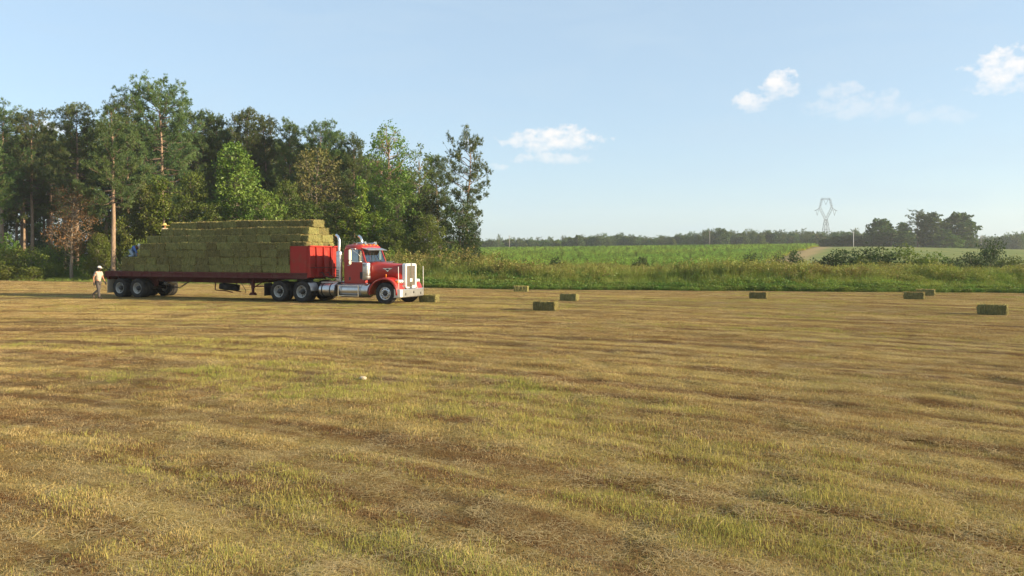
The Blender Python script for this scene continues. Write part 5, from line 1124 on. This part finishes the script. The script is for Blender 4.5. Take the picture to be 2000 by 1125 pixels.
# tier: near face y, far face y, front x, rear x, rows, crosswise bales at the front
ORD = ['bottom', 'second', 'third', 'fourth', 'fifth', 'sixth', 'top']
TIERS = [(-1.19, 1.19, -4.52, -17.08, 5, 0), (-1.17, 1.19, -4.52, -17.10, 5, 0), (-1.18, 1.19, -4.52, -15.78, 5, 0), (-1.14, 1.19, -4.56, -15.76, 5, 0),
         (-.90, 1.15, -4.56, -15.50, 4, 2), (-.72, .98, -4.72, -14.60, 4, 2), (-.42, .54, -4.68, -14.22, 2, 1)]
def load():
    for k, (y0, y1, xf, xr, rows, cross) in enumerate(TIERS):
        z = 1.455 + BH * k + BH / 2; lab = 'hay bale in the %s tier of the load stacked on the trailer' % ORD[k]; grp = 'bales in the %s tier of the load' % ORD[k]
        def put(x, y, rz, sx, sy):
            dz = .022 * math.sin(x * .9 + k * 1.7) + _b.gauss(0, .009)
            bale(fwd(x, y, z + dz * (k > 1)), (_b.gauss(0, .018), _b.gauss(0, .02), YAW + rz + _b.gauss(0, .028)), lab, grp, (sx, sy, .995))
        if cross:
            cw = (y1 - y0) / cross
            for j in range(cross): put(xf - BW / 2, y0 + cw * (j + .5), math.pi / 2, cw / BL * .985, 1.0)
            xf = xf - BW - .005
        n = round((xf - xr) / .93); pit = (xf - xr) / n; rw = (y1 - y0) / rows
        for j in range(rows):
            cut = [0.0] + [pit * (i + _b.uniform(-.16, .16)) for i in range(1, n)] + [pit * n]
            for i in range(n):
                if j >= 2 and 0 < i < n - 1: continue            # wholly inside the load or behind it
                if k == 5 and j >= 2 and i == n - 1: continue
                ln = cut[i + 1] - cut[i]
                put(xf - (cut[i] + cut[i + 1]) / 2, y0 + rw * (j + .5), 0 if _b.random() < .5 else math.pi, ln / BL * .99, rw / BW * _b.uniform(.96, 1.04))
load()
def field_bale(x, y, rz, label, s=1.0):
    bale((x, y, hz(x, y) + BH / 2 * s - .015), (_b.gauss(0, .02), _b.gauss(0, .02), R(rz)), label, None, (s, s, s))
field_bale(-4.12, 38.11, -20, 'hay bale lying in the stubble right beside the front wheel of the truck', 1.00)
field_bale(1.41, 32.44, -17, 'sunlit ended hay bale casting a long shadow, middle of the three bales past the truck', 1.06)
field_bale(2.94, 39.40, -19, 'dark hay bale lying just behind the bale with the long shadow', 0.98)
field_bale(0.59, 49.49, -9, 'pale dry hay bale close against the weeds at the field edge', 0.98)
field_bale(13.23, 41.27, -21, 'lone hay bale halfway between the truck side bales and the paired bales', 0.97)
field_bale(21.35, 40.79, -25, 'front hay bale of the close pair near the weeds', 1.04)
field_bale(23.93, 44.43, -27, 'rear hay bale of the close pair half hidden by the front one', 1.00)
field_bale(18.89, 30.20, -29, 'large dark hay bale lying alone out in the stubble', 1.08)
# ------------------------------------------------------------------ people
def skin_fig(name, pts, edges, mat, parent, sub=2, root=0):
    """pts: {key: (x,y,z,r)}; a skinned, smoothed body grown along the edges"""
    keys = list(pts); me = bpy.data.meshes.new(name); me.from_pydata([pts[k][:3] for k in keys], [(keys.index(a), keys.index(b)) for a, b in edges], [])
    o = link(name, me, parent); o.modifiers.new('skin', 'SKIN'); 
    sl = me.skin_vertices[0] if me.skin_vertices else None
    if sl is None:
        bm = bmesh.new(); bm.from_mesh(me); bm.verts.layers.skin.verify(); bm.to_mesh(me); bm.free(); sl = me.skin_vertices[0]
    for i, k in enumerate(keys):
        r = pts[k][3]; sl.data[i].radius = r if isinstance(r, tuple) else (r, r); sl.data[i].use_root = (i == root)
    s = o.modifiers.new('smooth', 'SUBSURF'); s.levels = sub; s.render_levels = sub
    me.materials.append(mat); o.modifiers['skin'].use_smooth_shade = True
    return o
SKIN = paint('tanned_skin', (.36, .17, .09), (.28, .12, .07), .55, 0, 12, .4)
SHIRT = paint('cream_printed_shirt', (.46, .41, .32), (.34, .29, .22), .85, 0, 14, .8)
BLUE = paint('blue_work_shirt', (.075, .15, .38), (.05, .10, .26), .85, 0, 8, .6)
JEANS = paint('faded_jeans', (.30, .38, .46), (.2, .26, .34), .85, 0, 8, .6)
TROUS = paint('grey_brown_trousers', (.075, .066, .06), (.11, .09, .07), .9, 0, 8, .6)
BOOT = paint('dark_boot', (.03, .024, .02), (.07, .05, .035), .8, 0, 8, .6)
CAP = paint('white_cap_cloth', (.68, .64, .56), (.5, .46, .38), .85, 0, 10, .5)
HAIR = paint('dark_hair', (.02, .014, .01), (.04, .025, .02), .8, 0, 20, .5)
HATST = paint('straw_hat_weave', (.62, .43, .14), (.46, .30, .09), .8, 0, 25, .6, .3, 0, .4, 120)
GLOVE = paint('dark_work_glove', (.035, .03, .03), (.08, .07, .06), .85, 0, 10, .6)

def person(spec):
    """spec: joints in metres (x ahead, y left, z up) plus clothing materials"""
    J = spec['J']; Pn = empty('person', spec['loc'], spec['rz'])
    tag(Pn, spec['label'], 'person')
    V = lambda k: Vector(J[k])
    pts = {'pelvis': (*J['pelvis'], .115)}; ed = []
    def add(k, p, r, frm): pts[k] = (*p, r); ed.append((frm, k))
    sp = V('pelvis').lerp(V('chest'), .5)
    add('belly', sp, .115, 'pelvis'); add('chest', J['chest'], .125, 'belly'); add('neck0', V('chest').lerp(V('head'), .42), .062, 'chest')
    up = (V('head') - V('chest')).normalized(); look = Vector(spec['look']); look = (look - up * look.dot(up)).normalized(); side = up.cross(look).normalized()
    hc = V('head'); add('neck', hc - up * .12, .056, 'neck0'); add('jaw', hc - up * .06 + look * .02, (.07, .075), 'neck'); add('skull', hc + up * .02, (.082, .092), 'jaw'); add('crown', hc + up * .085 - look * .01, (.06, .068), 'skull')
    add('nose', hc + look * .105 - up * .015, .013, 'skull')
    for s, n in ((1, 'l'), (-1, 'r')):
        add('ear' + n, hc + side * s * .088 - look * .01, .016, 'skull')
        sh = V('sh' + n); add('sh' + n, sh, .062, 'chest'); el, wr = V('el' + n), V('wr' + n)
        add('el' + n, el, .043, 'sh' + n); add('wr' + n, wr, .028, 'el' + n)
        hd = (wr - el).normalized(); pl = wr + hd * .075; add('palm' + n, pl, (.036, .018), 'wr' + n)
        ax = hd.cross(Vector((0, 1, 0))); ax = ax.normalized() if ax.length > .1 else Vector((1, 0, 0))
        inn = hd.cross(ax).normalized()
        for q, (o_, l_) in enumerate(((-.028, .062), (-.010, .074), (.010, .07), (.028, .055))):
            b = pl + ax * o_ + hd * .03; add('f%d%s' % (q, n), b + hd * l_ * .55, .0088, 'palm' + n); add('g%d%s' % (q, n), b + hd * l_ * .9 - inn * s * .02, .0075, 'f%d%s' % (q, n))
        add('th0' + n, wr + hd * .035 + ax * .035, .010, 'palm' + n); add('th1' + n, wr + hd * .08 + ax * .052, .009, 'th0' + n)
        hp = V('hip' + n); add('hip' + n, hp, .085, 'pelvis'); add('kn' + n, J['kn' + n], .058, 'hip' + n); add('an' + n, J['an' + n], .040, 'kn' + n)
        fd = Vector(J['toe' + n]) - V('an' + n); add('toe' + n, J['toe' + n], (.038, .028), 'an' + n)
    body = skin_fig('body', pts, ed, SKIN, Pn)
    # shirt
    m = 1.16; sp_ = {'pelvis': (*(V('pelvis') - (sp - V('pelvis')) * .25), .150), 'belly': (*sp, .142), 'chest': (*J['chest'], spec.get('bulk', .142)), 'neck0': (*V('chest').lerp(V('head'), .30), .075)}
    se = [('pelvis', 'belly'), ('belly', 'chest'), ('chest', 'neck0')]
    for n in 'lr':
        sp_['sh' + n] = (*J['sh' + n], .078); e_ = V('sh' + n).lerp(V('el' + n), spec.get('sleeve', .75)); sp_['el' + n] = (*e_, .066); se += [('chest', 'sh' + n), ('sh' + n, 'el' + n)]
    if spec.get('sleeve', .75) > 1:
        for n in 'lr':
            sp_['el' + n] = (*J['el' + n], .056); sp_['wr' + n] = (*V('el' + n).lerp(V('wr' + n), .92), .042); se.append(('el' + n, 'wr' + n))
    skin_fig('shirt', sp_, se, spec['shirt'], Pn)
    tp = {'pelvis': (*J['pelvis'], .125)}; te = []
    for n in 'lr':
        tp['hip' + n] = (*J['hip' + n], .098); tp['kn' + n] = (*J['kn' + n], .076); tp['an' + n] = (*(V('an' + n).lerp(V('kn' + n), .06)), .066); te += [('pelvis', 'hip' + n), ('hip' + n, 'kn' + n), ('kn' + n, 'an' + n)]
        ft = Vector(J['toe' + n]) - V('an' + n)
        skin_fig('boot', {'a': (*(V('an' + n).lerp(V('kn' + n), .12)), .05), 'b': (*J['an' + n], .055), 'c': (*(V('an' + n) + ft * .5), (.05, .04)), 'd': (*(V('an' + n) + ft * 1.08), (.045, .032))}, [('a', 'b'), ('b', 'c'), ('c', 'd')], BOOT, Pn)
    skin_fig('trousers', tp, te, spec['trousers'], Pn)
    M3 = Matrix((look, up.cross(look), up)).transposed().to_4x4(); M3.translation = hc
    def onhead(mb, name, mat):
        o = mb.build(name, mat, Pn); o.matrix_local = M3; return o
    for s in (-1, 1): onhead(MB().lathe([(0, -.011), (.009, -.006), (.011, 0), (.009, .006), (0, .011)], (.086, s * .034, .018), 'x', 8), 'eye', HAIR)
    onhead(MB().box(.080, .094, -.025, .025, -.062, -.052, .003), 'mouth', HAIR)
    if spec['hat'] == 'cap':
        onhead(MB().lathe([(.100, .035), (.103, .06), (.097, .095), (.074, .125), (.04, .14), (0, .143)], (-.005, 0, 0), 'z', 18).loft([[(.07, -.085, .052), (.07, .085, .052), (.07, .085, .062), (.07, -.085, .062)], [(.15, -.075, .045), (.15, .075, .045), (.15, .075, .052), (.15, -.075, .052)], [(.185, -.03, .038), (.185, .03, .038), (.185, .03, .043), (.185, -.03, .043)]]), 'cap', spec.get('hatmat', CAP))
    else:
        onhead(MB().lathe([(.27, .03), (.262, .045), (.18, .052), (.115, .06), (.108, .10), (.09, .15), (.05, .172), (0, .175)], (0, 0, 0), 'z', 24).lathe([(.27, .03), (.18, .040), (.108, .046), (.0, .05)], (0, 0, 0), 'z', 24), 'straw_hat', HATST)
    if spec.get('beard'):
        onhead(MB().lathe([(.0, -.13), (.05, -.118), (.078, -.08), (.088, -.035), (.089, .0)], (.012, 0, 0), 'z', 14), 'beard', HAIR)
    onhead(MB().lathe([(.098, .05), (.102, .0), (.094, -.05), (.07, -.085)], (-.022, 0, 0), 'z', 16), 'hair', HAIR)
    if spec.get('glove'):
        for n in 'lr':
            wr, el = V('wr' + n), V('el' + n); hd = (wr - el).normalized(); ax = hd.cross(Vector((0, 1, 0))).normalized(); pl = wr + hd * .07
            q = {'a': (*(wr - hd * .03), .040), 'b': (*pl, (.046, .028))}; e2 = [('a', 'b')]
            for j, (o_, l_) in enumerate(((-.032, .07), (-.011, .082), (.011, .078), (.032, .062))):
                q['f%d' % j] = (*(pl + ax * o_ + hd * (.03 + l_ * .5)), .0125); q['g%d' % j] = (*(pl + ax * o_ * 1.05 + hd * (.03 + l_ * .95)), .0105); e2 += [('b', 'f%d' % j), ('f%d' % j, 'g%d' % j)]
            q['t0'] = (*(wr + hd * .04 + ax * .042), .014); q['t1'] = (*(wr + hd * .09 + ax * .06), .012); e2 += [('b', 't0'), ('t0', 't1')]
            skin_fig('work_glove', q, e2, GLOVE, Pn)
    return Pn

wx, wy = -22.15, 41.1
person({'loc': (wx, wy, hz(wx, wy)), 'rz': R(-8), 'look': (1, -.15, 0), 'shirt': SHIRT, 'trousers': TROUS, 'hat': 'cap', 'beard': True, 'glove': True, 'sleeve': .7,
        'label': 'bearded man in white cap, pale shirt and grey trousers striding toward the trailer',
        'J': {'pelvis': (0, 0, .93), 'chest': (.03, 0, 1.32), 'head': (.07, 0, 1.63), 'shl': (.04, .19, 1.43), 'shr': (.02, -.19, 1.43), 'ell': (.10, .24, 1.14), 'elr': (-.09, -.25, 1.14), 'wrl': (.23, .23, .92), 'wrr': (-.05, -.26, .88),
              'hipl': (0, .09, .88), 'hipr': (.01, -.09, .88), 'knl': (-.02, .10, .50), 'knr': (.10, -.09, .48), 'anl': (-.38, .10, .24), 'anr': (.13, -.09, .085), 'toel': (-.33, .11, .06), 'toer': (.33, -.10, .035)}})
c = fwd(-16.62, -.82, 1.455 + BH * 2)
person({'loc': c, 'rz': YAW, 'look': (.75, 0, -.65), 'shirt': BLUE, 'trousers': JEANS, 'hat': 'cap', 'sleeve': 2, 'bulk': .17, 'label': 'worker in blue shirt and jeans kneeling bent over the rear step of the hay load',
        'J': {'pelvis': (-.02, 0, .36), 'chest': (.22, 0, .55), 'head': (.44, 0, .63), 'shl': (.28, .19, .58), 'shr': (.28, -.19, .58), 'ell': (.46, .24, .40), 'elr': (.46, -.24, .40), 'wrl': (.56, .20, .20), 'wrr': (.56, -.20, .20),
              'hipl': (-.02, .09, .33), 'hipr': (-.02, -.09, .33), 'knl': (.22, .13, .09), 'knr': (.22, -.13, .09), 'anl': (-.18, .13, .08), 'anr': (-.18, -.13, .08), 'toel': (-.33, .13, .05), 'toer': (-.33, -.13, .05)}})
c = fwd(-15.55, .32, 1.455 + BH * 5 - .06)
person({'loc': c, 'rz': YAW + R(10), 'look': (.8, -.1, -.35), 'shirt': SHIRT, 'trousers': JEANS, 'hat': 'straw', 'sleeve': .8, 'label': 'worker in wide straw hat crouching behind the upper tiers of the hay load',
        'J': {'pelvis': (.12, 0, .24), 'chest': (.06, 0, .46), 'head': (.06, 0, .68), 'shl': (.10, .18, .50), 'shr': (.10, -.18, .50), 'ell': (.24, .24, .30), 'elr': (.24, -.24, .30), 'wrl': (.42, .18, .24), 'wrr': (.42, -.18, .24),
              'hipl': (.12, .09, .22), 'hipr': (.12, -.09, .22), 'knl': (.46, .14, .30), 'knr': (.46, -.14, .30), 'anl': (.26, .14, .07), 'anr': (.26, -.14, .07), 'toel': (.44, .15, .03), 'toer': (.44, -.15, .03)}})

# ------------------------------------------------------------------ lattice tower and poles far off
TOWER = paint('weathered_tower_steel', (.12, .12, .12), (.09, .09, .09), .6, .4, .2, .5)
POLE_W = paint('weathered_pole_wood', (.30, .27, .24), (.2, .18, .15), .85, 0, 1, .5)
PALE = paint('pale_pole', (.62, .60, .56), (.5, .48, .44), .8, 0, 1, .4)
def lattice(x, y, zb, H):
    T = empty('lattice_tower', (x, y, zb)); tag(T, 'steel lattice transmission tower standing above the far woodland', 'pylon')
    r = .11; S = H / 40.
    def bars(segs, name, rr=r): 
        m = MB()
        for a, b in segs: m.tube([(p_[0] * S * .76, p_[1] * S, p_[2] * S) for p_ in (a, b)], rr, 4, False, False)
        return m.build(name, TOWER, T)
    w0, w1, zw = 4.6, 1.1, 24.
    W = lambda z: w0 + (w1 - w0) * z / zw
    for sx in (-1, 1):
        for sy in (-1, 1): bars([((sx * w0, sy * w0, 0), (sx * w1, sy * w1, zw))], 'leg', .14)
    lv = [0, 6.5, 12, 16.5, 20.5, 24]
    for side in range(4):
        sg = []
        for z0, z1 in zip(lv, lv[1:]):
            a, b = W(z0), W(z1)
            f = [lambda u, w, z: (u * w, -w, z), lambda u, w, z: (w, u * w, z), lambda u, w, z: (u * w, w, z), lambda u, w, z: (-w, u * w, z)][side]
            sg += [(f(-1, a, z0), f(1, b, z1)), (f(1, a, z0), f(-1, b, z1)), (f(-1, b, z1), f(1, b, z1))]
        bars(sg, 'bracing', .075)
    # the splayed head: two arms bending outward then in to the top beam
    for s in (-1, 1):
        for sy in (-.7, .7):
            bars([((s * w1, sy, zw), (s * 6.6, sy, 32)), ((0, sy, zw + 1), (s * 5.2, sy, 33)), ((s * 6.6, sy, 32), (s * 4.4, sy, 39.3)), ((s * 5.2, sy, 33), (s * 3.2, sy, 39.2))], 'head_arm', .105)
        bars([((s * (1.1 + 1.1 * k), -.7, zw + 1.6 * k), (s * (.6 + 1.1 * k), .7, zw + 1.7 * k + 1)) for k in range(5)] + [((s * (6.6 - .5 * k), -.7, 32 + 1.8 * k), (s * (4.8 - .45 * k), .7, 33 + 1.7 * k)) for k in range(4)], 'head_bracing', .07)
        bars([((s * 5.6, 0, 32.6), (s * 11.2, 0, 30.2)), ((s * 6.4, 0, 31.2), (s * 11.2, 0, 30.2)), ((s * 8, 0, 31.6), (s * 8.2, 0, 30.8))], 'cross_arm', .11)
        bars([((s * 9.6, 0, 30.4), (s * 8.4, 0, 26.8)), ((s * 7.0, 0, 30.9), (s * 8.4, 0, 26.8))], 'insulator', .12)
    bars([((-4.4, 0, 39.6), (4.4, 0, 39.6)), ((-4.4, 0, 38.6), (4.4, 0, 38.6))] + [((-4.4 + k * 1.1, 0, 38.6), (-3.9 + k * 1.1, 0, 39.6)) for k in range(8)], 'top_beam', .11)
    bars([((-2.2, 0, 38.6), (0, 0, 34.8)), ((2.2, 0, 38.6), (0, 0, 34.8))], 'insulator', .12)
lattice(261.55, 640, 5.71, 45.23)
def pole(x, y, top, label, mat, arm=False, r=.11):
    z0 = hz(x, y); P_ = empty('utility_pole', (x, y, z0)); tag(P_, label, 'utility pole'); h = top - z0
    MB().tube([(0, 0, -.5), (0, 0, h * .5), (0, 0, h)], [r * 1.25, r * 1.1, r * .85], 8).build('pole', mat, P_)
    a = MB().box(-1.3, 1.3, .15, .27, h - .75, h - .62) if arm else MB().box(-.35, .35, .15, .25, h - .35, h - .25)
    a.build('crossarm', mat, P_)
    for dx in ((-1.15, -.6, .6, 1.15) if arm else (-.28, .28)): MB().lathe([(.05, 0), (.07, .08), (.04, .2), (0, .22)], (dx, .2, h - (.62 if arm else .25)), 'z', 8).build('insulator', mat, P_)
pole(-1.10, 330, 11.10, 'thin grey utility pole by the tip of the wood', POLE_W, False)
pole(88.78, 345, 13.57, 'thin utility pole in front of the far woodland beside the round tree', POLE_W, False)
pole(133.40, 300, 11.70, 'white utility pole at the crest of the mown rise', PALE, False)
pole(204.57, 335, 11.46, 'utility pole with a crossarm beyond the far tree clump', POLE_W, True)
st = MB(); _r = random.Random(3)
bm = bmesh.new(); bmesh.ops.create_icosphere(bm, subdivisions=2, radius=.06)
for v in bm.verts: v.co = Vector((v.co.x * 1.3, v.co.y, v.co.z * .7)) * (1 + _r.gauss(0, .07))
me = bpy.data.meshes.new('stone'); bm.to_mesh(me); bm.free(); me.materials.append(paint('pale_stone', (.46, .38, .26), (.36, .28, .18), .9, 0, 8, .6))
so = link('stone', me); so.location = (-2.76, 14.2, hz(-2.76, 14.2) + .04); tag(so, 'small pale stone lying in the stubble', 'stone')

# ------------------------------------------------------------------ air
def haze():
    b = MB().box(-900, 900, -60, 1000, -3, 60).build('haze', NT('hazy_air').m)
    m = b.data.materials[0]; nt = m.node_tree; pv = nt.nodes.new('ShaderNodeVolumePrincipled'); pv.inputs['Color'].default_value = (.86, .92, 1, 1); pv.inputs['Density'].default_value = HAZE_D; pv.inputs['Anisotropy'].default_value = .2
    nt.links.new(pv.outputs[0], [n for n in nt.nodes if n.type == 'OUTPUT_MATERIAL'][0].inputs['Volume']); tag(b, kind='stuff')
HAZE_D = .00025
haze()
